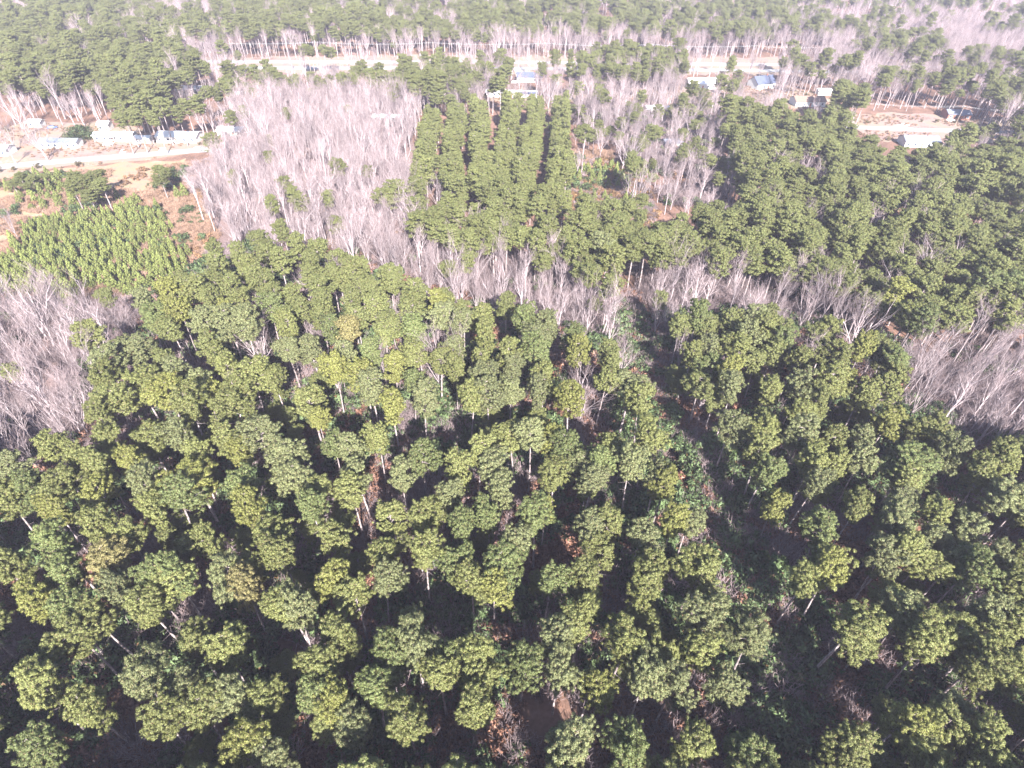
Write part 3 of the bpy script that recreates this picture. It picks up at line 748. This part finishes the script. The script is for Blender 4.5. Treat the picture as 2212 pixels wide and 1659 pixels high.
picked = {'pine': 320, 'bare': 300, 'row': 300, 'sap': 300}
rest = {k: [] for k in picked}
proto = {}
for kind, lim in picked.items():
    cand = sorted((t for t in trees if t['kind'] == kind), key=lambda t: -(t['size'] if t['in'] else 0))
    n = 0
    for t in cand:
        rz = rng.uniform(0, 6.283)
        lab = None
        if t['in'] and n < lim and not t.get('under'):
            sz = 'tall' if t['h'] > 20.4 else 'low' if t['h'] < 17 else ''
            if kind == 'pine':
                tone = rng.choice(list(TONES), p=(0.47, 0.12, 0.25, 0.145, 0.015)); t['tone'] = tone
                wide = 'broad' if t['s'] > 1.1 else 'narrow' if t['s'] < 0.85 else 'rounded'
                lab = unique(wide + ' ' + tone + ' pine {x}, {a} percent across and {b} percent down the photo', t, ['crown', 'tree', 'treetop', 'crown on a pale trunk'])
            elif kind == 'row':
                lab = unique('planted row pine {x}, {a} percent across and {b} percent down the photo', t, ['tree', 'with soft green crown', 'of the rows', 'among the rows', 'in the rows', 'standing in line'])
            elif kind == 'sap':
                lab = unique('young bushy pine {x}, {a} percent across and {b} percent down the photo', t, ['in the field', 'sapling', 'of the planting', 'in dry grass', 'among others', 'with bright needles', 'standing low', 'beside another'])
            else:
                form = 'slim' if variant(t, NB) >= 5 else 'spreading'
                lab = unique(form + ' leafless pale tree {x}, {a} percent across and {b} percent down the photo', t, ['standing', 'with fine twigs', 'in the thicket', 'beside another', 'with whitish branches', 'among others'])
        if lab is None:
            rest[kind].append((t, rz)); continue
        n += 1
        tilt = rng.normal(size=2) * 0.035
        if kind in ('pine', 'row', 'bare'):
            P, base_h, nm, cat, grp = {'pine': (PINE, 20.0, 'pine_tree', 'pine tree', 'mature pines of the stands'), 'row': (ROWP, 15.0, 'plantation_pine', 'pine tree', 'pines planted in rows'),
                                       'bare': (BARE, 16.0, 'bare_tree', 'bare tree', 'leafless trees of the thickets')}[kind]
            v = variant(t, len(P)); k = t['h'] / base_h
            xy = t['s'] * (k ** 0.4 if kind == 'pine' else k)
            if t.get('low'): P, v, k, xy = ROWP, v % 5, t['h'] / 15.0, t['s']
            wx = rng.uniform(0.88, 1.13)
            o = thing(nm, lab, cat, (t['x'], t['y'], 0), 0, grp, (xy * wx, xy / wx, k * rng.uniform(0.95, 1.05)))
            o.rotation_euler = (tilt[0], tilt[1], rz)
            tr = add('trunk', P[v][0], o); cr = add('crown', P[v][1], o)
            if kind == 'pine':
                c = np.array(TONES[t['tone']]) * rng.uniform(0.92, 1.08); cr.color = (*c, 1)
            elif kind == 'row': cr.color = (0.136, 0.150, 0.050, 1)
            if not t.get('low'): proto.setdefault((kind, v), (tr, cr))
        else:
            v = variant(t, 5); k = t['h'] / 4.2
            o = add('young_pine', SAP[v]); o.location = (t['x'], t['y'], 0); o.rotation_euler = (0, 0, rz); o.scale = (t['s'], t['s'], k)
            o['label'] = lab; o['category'] = 'young pine'; o['group'] = 'young pines planted in the dry field'
            c = np.array((0.148, 0.172, 0.050)) * rng.uniform(0.85, 1.2); o.color = (*c, 1)
            proto.setdefault((kind, v), (o,))

def mass(name, pts, rots, scales, idx, groups, color=(0.1, 0.1, 0.1), **props):
    """one object that scatters the given plants over points"""
    me = bpy.data.meshes.new(name)
    n = len(pts)
    me.vertices.add(n); me.vertices.foreach_set('co', np.asarray(pts, np.float32).ravel())
    for an_, ty, key, data in (('rot', 'FLOAT_VECTOR', 'vector', rots), ('siz', 'FLOAT_VECTOR', 'vector', scales), ('pick', 'INT', 'value', idx)):
        at = me.attributes.new(an_, ty, 'POINT'); at.data.foreach_set(key, np.asarray(data, np.int32 if ty == 'INT' else np.float32).ravel())
    o = add(name, me, kind='stuff', **props)
    o.color = (*color, 1)
    ng = bpy.data.node_groups.new(name, 'GeometryNodeTree')
    ng.interface.new_socket('Geometry', in_out='INPUT', socket_type='NodeSocketGeometry')
    ng.interface.new_socket('Geometry', in_out='OUTPUT', socket_type='NodeSocketGeometry')
    N, L = ng.nodes.new, ng.links.new
    gi, go = N('NodeGroupInput'), N('NodeGroupOutput')
    join = N('GeometryNodeJoinGeometry')
    for grp in groups:
        j2 = N('GeometryNodeJoinGeometry')
        for ob in grp:
            oi = N('GeometryNodeObjectInfo'); oi.transform_space = 'ORIGINAL'; oi.inputs['Object'].default_value = ob
            L(oi.outputs['Geometry'], j2.inputs[0])
        g2 = N('GeometryNodeGeometryToInstance'); L(j2.outputs[0], g2.inputs[0]); L(g2.outputs[0], join.inputs[0])
    ip = N('GeometryNodeInstanceOnPoints'); ip.inputs['Pick Instance'].default_value = True
    L(gi.outputs[0], ip.inputs['Points']); L(join.outputs[0], ip.inputs['Instance'])
    def attr(nm, ty):
        a = N('GeometryNodeInputNamedAttribute'); a.data_type = ty; a.inputs['Name'].default_value = nm
        return a.outputs['Attribute']
    L(attr('pick', 'INT'), ip.inputs['Instance Index'])
    er = N('FunctionNodeEulerToRotation'); L(attr('rot', 'FLOAT_VECTOR'), er.inputs[0]); L(er.outputs[0], ip.inputs['Rotation'])
    L(attr('siz', 'FLOAT_VECTOR'), ip.inputs['Scale'])
    L(ip.outputs[0], go.inputs[0])
    md = o.modifiers.new('scatter', 'NODES'); md.node_group = ng
    return o

for kind, nm, nv, bh, colr, lab in (('pine', 'pine_forest', NP, 20.0, (0.120, 0.133, 0.046), 'far green pine forest of countless crowns behind the front stand'),
                                    ('bare', 'bare_woodland', NB, 16.0, (0.3, 0.3, 0.3), 'pinkish mass of leafless woods between the pines and houses'),
                                    ('row', 'row_pines', 5, 15.0, (0.136, 0.150, 0.050), 'remaining pines of the planted rows'),
                                    ('sap', 'sapling_cover', 5, 4.2, (0.148, 0.172, 0.050), 'remaining young pines scattered over the rough ground')):
    L_ = rest[kind]
    if not L_: continue
    vs = sorted(v for (k, v) in proto if k == kind)
    pts = [(t['x'], t['y'], 0) for t, _ in L_]
    rots = [(rng.normal() * 0.02, rng.normal() * 0.02, rz) for _, rz in L_]
    sc = []
    for t, _ in L_:
        k = t['h'] / bh; xy = t['s'] * (k ** 0.4 if kind == 'pine' else 1.0 if kind == 'sap' else k); sc.append((xy, xy, k))
    mass(nm, pts, rots, sc, rng.integers(0, len(vs), len(pts)), [proto[(kind, v)] for v in vs], colr, label=lab)

# ------------------------------------------------------------------ undergrowth
EVG = [shrub_mesh(500 + i) for i in range(4)]
RUS = [shrub_mesh(520 + i, 1.1, 1.5, 12, 46, 0.24) for i in range(3)]
TWG = [twig_mesh(540 + i) for i in range(3)]
GRS = [twig_mesh(560 + i, 1.0, 34, 'pale_bark', 0.030) for i in range(2)]
M['straw'] = bark('dry_straw', (0.17, 0.10, 0.068), (0.27, 0.185, 0.135), 0.25)
for g in GRS: g.materials[0] = M['straw']
def shrub_thing(me, name, label, cat, x, y, col, sc=1.0):
    o = add(name, me, label=label, category=cat); o.location = (x, y, 0); o.scale = (sc,) * 3; o.color = (*col, 1)
    return o
EV_C, RU_C = (0.066, 0.094, 0.038), (0.17, 0.088, 0.060)
def at_ground(vx_, vy_): return spot(vx_, vy_, 0)[:2]
ev = [shrub_thing(m, 'evergreen_shrub', l, 'shrub', *at_ground(*q), EV_C, 1.3) for m, q, l in zip(EVG, ((1520, 1130), (1545, 1240), (500, 1330), (860, 1620)),
      ('dark leafy shrub at the bend of the overgrown track', 'dark leafy shrub below the bend of the overgrown track', 'dark leafy shrub beneath pines near the picture\'s lower corner', 'dark leafy shrub at the bottom edge under pines'))]
ru = [shrub_thing(m, 'rusty_shrub', l, 'shrub', *at_ground(*q), RU_C, 1.2) for m, q, l in zip(RUS, ((1765, 1130), (300, 1345), (1880, 1530)),
      ('rust-red shrub under the pines east of the track', 'rust-red shrub among pale trunks of the western pines', 'rust-red shrub in the dark gap near the bottom edge'))]
tw = [shrub_thing(m, 'twiggy_shrub', l, 'shrub', *at_ground(*q), (0.3, 0.25, 0.25), 1.1) for m, q, l in zip(TWG, ((1590, 1470), (1370, 1090), (130, 1500)),
      ('pale leafless shrub beside the dark track', 'pale leafless shrub between the central pines', 'pale leafless shrub under pines at the bottom corner'))]
gr = [shrub_thing(m, 'dry_grass_clump', l, 'grass', *at_ground(*q), (0.4, 0.3, 0.2), 1.2) for m, q, l in zip(GRS, ((300, 520), (1300, 430)),
      ('straw-coloured grass clump in the young pine field', 'straw-coloured grass clump in the brushy clearing'))]

def strew(name, s, y0, y1, seed, zones, keep, protos, smin, smax, col, label, thr=None, nseed=0, nscale=9, hi=None):
    X, Y, vx, vy = scatter(s, y0, y1, seed, 0.5)
    ok = in_any(zones, vx, vy) if zones else np.ones(len(X), bool)
    if name.startswith(('ever', 'rust', 'twig')): ok |= (vy > VH) & (vy < VH + 500) & (Y > 5) | ((vx < 0) | (vx > VW)) & (vy > 900) & (vy < 2000) & (Y > 5)
    nv = noise2(X, Y, nscale, nseed)
    ok &= keep(X, Y, vx, vy, nv)
    X, Y, nv = X[ok], Y[ok], nv[ok]; n = len(X)
    rots = np.stack([rng.normal(size=n) * 0.06, rng.normal(size=n) * 0.06, rng.uniform(0, 6.28, n)], 1)
    k = rng.uniform(smin, smax, n); sc = np.stack([k * rng.uniform(0.8, 1.2, n), k * rng.uniform(0.8, 1.2, n), k * rng.uniform(0.8, 1.2, n)], 1)
    mass(name, np.stack([X, Y, np.zeros(n)], 1), rots, sc, rng.integers(0, len(protos), n), [[p] for p in protos], col, label=label)

TRACK = [(1320, 640), (1375, 640), (1420, 800), (1480, 960), (1590, 1180), (1680, 1400), (1820, 1700), (1600, 1700), (1540, 1400), (1470, 1200), (1390, 1000), (1350, 850)]
Z['track'] = TRACK
front = ['fore', 'track']
strew('evergreen_undergrowth', 2.3, 10, 190, 61, front, lambda X, Y, vx, vy, nv: (nv > 0.46) | (inside(TRACK, vx, vy) & (nv > 0.18)), ev, 0.7, 2.3, EV_C, 'dark evergreen shrubs covering the forest floor', nseed=81)
strew('rusty_undergrowth', 2.0, 10, 190, 62, front, lambda X, Y, vx, vy, nv: nv > 0.42, ru, 0.8, 2.2, RU_C, 'rust-brown shrubs and leaves over the forest floor', nseed=82)
strew('twiggy_undergrowth', 2.2, 10, 190, 63, front + ['bareI', 'bareI2'], lambda X, Y, vx, vy, nv: nv > 0.33, tw, 0.9, 2.4, (0.3, 0.25, 0.25), 'leafless twiggy brush between the pine trunks', nseed=83)
strew('rusty_leaf_drifts', 2.6, 10, 190, 72, front, lambda X, Y, vx, vy, nv: nv > 0.42, ru, 0.35, 0.8, (0.19, 0.105, 0.075), 'low drifts of russet leaves under the front pines', nseed=94)
strew('thicket_brush', 2.0, 60, 420, 64, ['bareB', 'bareK', 'bareD', 'bareI', 'bareI2', 'bareJ'], lambda X, Y, vx, vy, nv: (nv > 0.3) & ~in_any(['roadL'], vx, vy), tw, 0.7, 1.8, (0.3, 0.25, 0.25), 'pale twiggy brush under the leafless trees', nseed=84)
strew('straw_grass', 1.5, 120, 420, 65, ['field', 'clear'], lambda X, Y, vx, vy, nv: (nv > 0.25) & ~in_any(['roadL'], vx, vy), gr, 0.8, 1.9, (0.4, 0.3, 0.2), 'straw-coloured tall grass over the young pine field', nseed=85)
Z['brush'] = [(1215, 345), (1330, 345), (1400, 400), (1420, 470), (1390, 520), (1330, 500), (1240, 480), (1215, 430)]
Z['yards'] = [(-200, 330), (-60, 300), (60, 262), (240, 268), (330, 285), (440, 288), (470, 322), (300, 345), (100, 368), (-200, 415)]
Z['yards2'] = [(500, 196), (700, 190), (900, 200), (1180, 186), (1420, 190), (1660, 180), (1800, 205), (1790, 240), (1600, 230), (1400, 250), (1240, 240), (1000, 215), (820, 245), (560, 230)]
Z['yards3'] = [(1800, 246), (1960, 248), (2080, 250), (2240, 258), (2260, 300), (2080, 312), (1880, 302), (1840, 275)]
def off_road(X, Y):
    c = np.ones(len(X), bool)
    for ln in (lane, laneR): c &= np.array([np.min(np.hypot(ln[:, 0] - a, ln[:, 1] - b)) > 6 or False for a, b in zip(X, Y)])
    return c
lane, laneR = curve([(-330, 395), (0, 360), (150, 347), (300, 335), (440, 324), (560, 318)], 300), curve([(1780, 270), (1870, 276), (2000, 281), (2100, 283), (2300, 290)], 200)
strew('clearing_brush', 1.8, 150, 420, 67, ['brush'], lambda X, Y, vx, vy, nv: nv > 0.2, tw, 0.6, 1.3, (0.3, 0.25, 0.25), 'tawny twiggy brush filling the clearing beside the row pines', nseed=87)
strew('clearing_scrub', 2.4, 150, 420, 68, ['brush'], lambda X, Y, vx, vy, nv: nv > 0.4, ru, 0.6, 1.6, (0.20, 0.12, 0.055), 'russet scrub filling the clearing beside the row pines', nseed=88)
strew('evergreen_brush', 4.2, 120, 430, 71, ['field', 'brush', 'bareI', 'bareI2', 'bareK', 'bareB', 'bareJ'], lambda X, Y, vx, vy, nv: (nv > 0.58) & ~in_any(['roadL'], vx, vy) & (Y > 60), ev, 0.6, 1.6, EV_C, 'green brush dotted over the field and under bare trees', nseed=93)
strew('yard_grass', 2.6, 200, 560, 69, ['yards', 'yards2', 'yards3'], lambda X, Y, vx, vy, nv: (nv > 0.45) & off_road(X, Y), gr, 0.5, 1.1, (0.4, 0.3, 0.2), 'straw-coloured rough grass on the yards and verges', nseed=89)
strew('yard_scrub', 6.0, 200, 560, 70, ['yards', 'yards2', 'yards3'], lambda X, Y, vx, vy, nv: (nv > 0.58) & off_road(X, Y) & ~blocked(X, Y, (1,)), ru, 0.4, 1.3, (0.12, 0.10, 0.05), 'low olive scrub dotted about the yards', nseed=92)
strew('scrub_cover', 3.4, 120, 430, 66, ['field', 'clear', 'bareJ', 'bareD'], lambda X, Y, vx, vy, nv: (nv > 0.62) & ~in_any(['roadL'], vx, vy), ru, 0.5, 1.2, (0.22, 0.13, 0.07), 'brown scrub dotted over field and clearing', nseed=86)

# ------------------------------------------------------------------ houses, sheds, cars, poles
def box_mesh(name, x0, x1, y0, y1, z0, z1, mat):
    V = [(x, y, z) for z in (z0, z1) for y in (y0, y1) for x in (x0, x1)]
    F = [[0, 2, 3, 1], [4, 5, 7, 6], [0, 1, 5, 4], [2, 6, 7, 3], [0, 4, 6, 2], [1, 3, 7, 5]]
    return mesh_np(name, V, F, M[mat])

def gable_mesh(name, L, D, z, rise, mat, over=0.4, th=0.14):
    """roof slab pair along x, with thickness"""
    V, F = [], []
    x0, x1 = -L / 2 - over, L / 2 + over; y = D / 2 + over; zd = z - rise * over / (D / 2)
    for dz in (0, th):
        V += [(x0, -y, zd + dz), (x1, -y, zd + dz), (x0, 0, z + rise + dz), (x1, 0, z + rise + dz), (x0, y, zd + dz), (x1, y, zd + dz)]
    F = [[6, 7, 9, 8], [8, 9, 11, 10], [0, 2, 3, 1], [2, 4, 5, 3], [0, 1, 7, 6], [4, 10, 11, 5], [0, 6, 8, 2], [2, 8, 10, 4], [1, 3, 9, 7], [3, 5, 11, 9]]
    return mesh_np(name, V, F, M[mat])

def gable_wall(name, L, D, z, rise, mat):
    V = [(-L / 2, -D / 2, 0), (L / 2, -D / 2, 0), (L / 2, D / 2, 0), (-L / 2, D / 2, 0), (-L / 2, -D / 2, z), (L / 2, -D / 2, z), (L / 2, D / 2, z), (-L / 2, D / 2, z), (-L / 2, 0, z + rise), (L / 2, 0, z + rise)]
    F = [[0, 1, 5, 4], [2, 3, 7, 6], [1, 2, 6, 9, 5], [3, 0, 4, 8, 7]]
    return mesh_np(name, V, F, M[mat])

def house(name, label, cat, vx_, vy_, L, D, z, rise, wall, roof, rz=0.0, windows=3, door=True, chimney=False, porch=False):
    p = at_ground(vx_, vy_)
    t = thing(name, label, cat, (p[0], p[1] + D / 2, 0), rz, None)
    add('wall', gable_wall('wall', L, D, z, rise, wall), t)
    rf = add('roof', gable_mesh('roof', L, D, z, rise, roof), t)
    if chimney: add('chimney', box_mesh('chimney', -0.35, 0.35, -0.3, 0.3, z + rise * 0.5, z + rise + 0.9, 'red_brick'), rf).location = (L * 0.2, 0, 0)
    wm = box_mesh('window', -0.55, 0.55, -0.04, 0.03, 0, 1.1, 'glass')
    fm = box_mesh('frame', -0.65, 0.65, -0.02, 0.02, -0.1, 1.2, 'white_siding')
    n = windows + (1 if door else 0)
    for i in range(n):
        x = -L / 2 + L * (i + 0.5) / n
        if door and i == n // 2:
            add('door', box_mesh('door', -0.5, 0.5, -0.05, 0.03, 0.15, 2.1, 'door'), t).location = (x, -D / 2, 0)
            continue
        w = add('window', wm, t); w.location = (x, -D / 2 - 0.02, 1.0)
        add('frame', fm, w)
    if porch:
        pr = add('porch_roof', box_mesh('porch_roof', -1.6, 1.6, -2.0, 0, z - 0.25, z - 0.1, roof), t); pr.location = (0, -D / 2 - 0.02, 0)
        pm = box_mesh('post', -0.07, 0.07, -0.07, 0.07, 0, z - 0.26, 'white_siding')
        for sx in (-1.4, 1.4): add('post', pm, t).location = (sx, -D / 2 - 1.85, 0)
    return t

a = 0.07
house('mobile_home', 'long white mobile home with slate roof beside the round dark bush', 'mobile home', 128, 321, 17.0, 5.6, 2.9, 0.9, 'white_siding', 'grey_shingle', 0.05, 5, True)
house('mobile_home', 'long white metal-roofed mobile home behind the roadside, east of the bush', 'mobile home', 245, 306, 18.0, 6.0, 2.8, 0.8, 'white_siding', 'white_metal', a, 4, True, False, True)
house('shed', 'small tall white shed behind the metal-roofed mobile home', 'shed', 225, 283, 5.0, 5.0, 3.0, 1.0, 'white_siding', 'white_metal', a, 1, True)
house('shed', 'squat white outbuilding beneath the tall roadside pines', 'shed', 306, 311, 8.0, 4.5, 2.5, 0.7, 'white_siding', 'white_metal', a, 1, True)
house('bungalow', 'wide white bungalow behind the leaning pine trunks by the road', 'house', 382, 309, 19.0, 8.5, 2.8, 1.2, 'white_siding', 'white_metal', 0.03, 4, True, True)
house('bungalow', 'white bungalow at the edge of the pale leafless wood', 'house', 497, 296, 12.0, 7.0, 2.8, 1.1, 'white_siding', 'white_metal', 0.05, 3, True)
house('shed', 'white shed half hidden in bare trees behind the mobile home', 'shed', 76, 276, 6.0, 4.5, 2.6, 0.8, 'white_siding', 'white_metal', 0.05, 1, True)
house('bungalow', 'white bungalow cut by the picture edge beside the road', 'house', -6, 338, 9.0, 7.5, 2.8, 1.1, 'white_siding', 'white_metal', 0.05, 2, True)
house('shed', 'small white rounded shed at the west side of bare woods', 'shed', 512, 216, 6.5, 5.0, 2.8, 1.2, 'white_siding', 'white_metal', 0.1, 1, True)
house('bungalow', 'white bungalow glimpsed between pines above the bare wood', 'house', 412, 206, 17.0, 8.0, 2.9, 1.3, 'white_siding', 'white_metal', 0.05, 4, True)
house('mobile_home', 'white mobile home roof showing through the bare wood beside the row pines', 'mobile home', 838, 264, 16.0, 5.0, 2.6, 0.5, 'white_siding', 'white_metal', 0.03, 4, True)
house('bungalow', 'blue-roofed cottage at the back of the bare wood', 'house', 840, 182, 11.0, 7.0, 2.8, 1.4, 'white_siding', 'blue_shingle', 0.0, 3, True)
house('shed', 'pale shed in the yard beside the big pine clump', 'shed', 854, 214, 5.5, 4.5, 2.6, 0.9, 'white_siding', 'white_metal', 0.0, 1, True)
house('bungalow', 'white gabled house with slate roof below the highway driveway', 'house', 1143, 178, 16.0, 8.5, 3.0, 2.0, 'white_siding', 'blue_shingle', 0.05, 4, True, True)
house('long_building', 'long low white building behind the planted pine rows', 'building', 1105, 211, 30.0, 6.0, 2.7, 0.7, 'white_siding', 'white_metal', -0.02, 8, True)
house('mobile_home', 'blue-roofed mobile home at the end of the long low building', 'mobile home', 1140, 213, 11.0, 4.5, 2.6, 0.6, 'white_siding', 'blue_shingle', -0.02, 3, True)
house('shed', 'small white shed beside the big pine clump, west of the long building', 'shed', 1010, 194, 8.0, 5.0, 2.5, 0.8, 'white_siding', 'white_metal', 0.0, 1, True)
house('bungalow', 'white house with bright gable wall among bare trees south of the highway', 'house', 1515, 193, 18.0, 9.0, 3.2, 2.4, 'white_siding', 'white_metal', 0.15, 4, True, True)
house('bungalow', 'steep slate-roofed house with white gables in deep tree shade', 'house', 1648, 193, 14.0, 10.0, 3.4, 3.4, 'white_siding', 'blue_shingle', 0.4, 3, True, True)
house('shed', 'small white shed north of the tan roofed house', 'shed', 1780, 206, 8.0, 5.0, 2.6, 0.8, 'white_siding', 'white_metal', 0.05, 1, True)
house('bungalow', 'tan-roofed house with white front wall at the pine stand edge', 'house', 1748, 231, 18.0, 9.0, 3.0, 1.9, 'white_siding', 'brown_shingle', 0.08, 4, True, True)
house('bungalow', 'white cottage showing through scrub east of the brushy clearing', 'house', 1421, 248, 13.0, 7.0, 2.8, 1.1, 'white_siding', 'white_metal', 0.0, 3, True)
house('bungalow', 'white cottage deep in the bare trees beside the shaded track', 'house', 1452, 322, 9.0, 6.0, 2.8, 1.2, 'white_siding', 'grey_shingle', 0.2, 3, True)
house('brick_house', 'brick house with pale metal roof in tree shade by the east road', 'house', 2070, 259, 12.5, 8.0, 2.9, 1.5, 'red_brick', 'grey_shingle', -0.05, 3, True, False, True)
house('bungalow', 'grey-roofed house half hidden by pines just below the east road', 'house', 1990, 319, 17.0, 8.5, 2.9, 1.7, 'white_siding', 'grey_shingle', -0.03, 4, True, True)

def car(label, vx_, vy_, rz, paint):
    p = at_ground(vx_, vy_)
    t = thing('parked_car', label, 'car', (p[0], p[1], 0.05), rz, 'cars by the houses')
    prof = [(-2.2, 0.35), (2.2, 0.35), (2.2, 0.8), (1.3, 0.92), (0.7, 1.42), (-1.2, 1.42), (-1.9, 0.95), (-2.2, 0.9)]
    n = len(prof); V = [(x, s * (0.85 if z < 1 else 0.68), z) for s in (-1, 1) for x, z in prof]
    F = [list(range(n))[::-1], [n + i for i in range(n)]] + [[i, (i + 1) % n, n + (i + 1) % n, n + i] for i in range(n)]
    me = mesh_np('body', V, F, M[paint]); add('body', me, t)
    g = mesh_np('windscreen', [(1.26, -0.66, 0.97), (1.26, 0.66, 0.97), (0.76, 0.6, 1.39), (0.76, -0.6, 1.39)], [[0, 1, 2, 3]], M['glass'])
    for v in g.vertices: v.co.x += 0.03
    add('windscreen', g, t)
    T = Tubes(); T.add((0, -0.1, 0), (0, 0.1, 0), 0.32, 0.32, 10); T.add((0, -0.101, 0), (0, -0.1, 0), 0.01, 0.32, 10); T.add((0, 0.1, 0), (0, 0.101, 0), 0.32, 0.01, 10)
    wm = T.mesh('wheel', M['rubber'])
    for x in (-1.4, 1.4):
        for y in (-0.82, 0.82): add('wheel', wm, t).location = (x, y, 0.32)
car('white car driving along the western side road', 430, 325, 0.1, 'white_paint')
car('white car parked on the lawn below the metal-roofed mobile home', 235, 314, 0.2, 'white_paint')
car('dark blue car parked in the yard behind the slate-roofed mobile home', 114, 278, 0.5, 'blue_paint')
car('white car parked beside the brick house', 2052, 262, 0.3, 'white_paint')
car('white car parked near the white gabled house', 1112, 180, 0.2, 'white_paint')

# round evergreen bush by the mobile home
p = spot(180, 303, 0)
t = thing('round_bush', 'round dark green bush between two white mobile homes', 'bush', (p[0], p[1], 0))
cb = add('foliage', shrub_mesh(600, 6.0, 5.2, 46, 150, 0.45), t); cb.color = (0.06, 0.085, 0.032, 1)
Tt = Tubes(); Tt.add((0, 0, -0.2), (0, 0, 2.5), 0.25, 0.15, 6); add('stem', Tt.mesh('stem', M['pale_bark']), t)

# power line along the highway and along the east road
def pole_mesh():
    T = Tubes(); T.add((0, 0, -0.5), (0, 0, 11), 0.16, 0.11, 7); return T.mesh('pole', M['wood'])
PM = pole_mesh(); XM = box_mesh('crossarm', -1.2, 1.2, -0.06, 0.06, 10.2, 10.36, 'wood')
def line(vpts, what, n, arm):
    P = curve(vpts, n); tops = []
    for i, q in enumerate(P):
        tx = where(dict(vx=proj((*q, 8))[0], vy=proj((*q, 8))[1]))
        t = thing('utility_pole', f'wooden utility pole {what}, about {tx[0]} percent across the photo', 'utility pole', (q[0], q[1], 0), 0.0, 'utility poles')
        add('pole', PM, t); x = add('crossarm', XM, t); x.rotation_euler = (0, 0, arm)
        tops.append(np.array((q[0], q[1], 10.4)))
    for k, off in enumerate((-1.1, 0, 1.1)):
        T = Tubes()
        for a_, b_ in zip(tops[:-1], tops[1:]):
            pts = [a_ + (b_ - a_) * f + np.array((math.cos(arm) * off, math.sin(arm) * off, -1.1 * 4 * f * (1 - f))) for f in np.linspace(0, 1, 7)]
            for u, v in zip(pts[:-1], pts[1:]): T.add(u, v, 0.016, 0.016, 3)
        o = add('power_wire', T.mesh('power_wire', M['wire']), label=f"{('lower', 'middle', 'upper')[k]} of three thin wires strung between poles {what}", category='wire', group='power wires')
line([(430, 127), (1100, 128), (1700, 134), (2000, 140)], 'beyond the far highway', 9, 1.5)
line([(1820, 262), (2062, 273), (2200, 280)], 'beside the east road', 3, 1.5)

# pale leafless snag and fallen dead trees in the front stand
def log(label, a_, b_, r):
    T = Tubes(); a3, b3 = np.array((*at_ground(*a_), 0.3)), np.array((*at_ground(*b_), 0.5)); T.add(a3, b3, r, r * 0.4, 6)
    rg = np.random.default_rng(int(a_[0]))
    t = thing('fallen_log', label, 'fallen tree', (0, 0, 0))
    add('trunk', T.mesh('log', M['pale_bark']), t)
    B = Tubes()
    for i in range(6):
        f = rg.uniform(0.4, 1); q = a3 + (b3 - a3) * f; B.add(q, q + rg.normal(size=3) * np.array((1.2, 1.2, 0.3)) + np.array((0, 0, 0.8)), 0.05, 0.015, 4)
    add('branches', B.mesh('log_branches', M['pale_bark']), t)
log('pale fallen trunk across the forest floor near the bottom edge', (1625, 1500), (1700, 1560), 0.16)
log('pale fallen trunk beside the overgrown track', (1320, 815), (1380, 790), 0.2)

# ------------------------------------------------------------------ haze
bm_v = [(x, y, z) for z in (-1.2, 106.0) for y in (-120, 1600) for x in (-1600, 1600)]
hz = mesh_np('haze', bm_v, [[0, 2, 3, 1], [4, 5, 7, 6], [0, 1, 5, 4], [2, 6, 7, 3], [0, 4, 6, 2], [1, 3, 7, 5]], M['wire'])
hz.materials.clear()
hm = bpy.data.materials.new('haze'); hm.use_nodes = True
nt = hm.node_tree; nt.nodes.remove(nt.nodes['Principled BSDF'])
pv = nt.nodes.new('ShaderNodeVolumePrincipled')
pv.inputs['Color'].default_value = (0.80, 0.77, 1.0, 1)
pv.inputs['Density'].default_value = HAZE_DENSITY
pv.inputs['Anisotropy'].default_value = 0.0
nt.links.new(pv.outputs[0], nt.nodes['Material Output'].inputs['Volume'])
hz.materials.append(hm)
add('haze', hz, kind='stuff', label='pale violet haze thickening towards the far forest')
print('TREES', {k: (len(rest[k]), sum(t['kind'] == k for t in trees)) for k in rest})
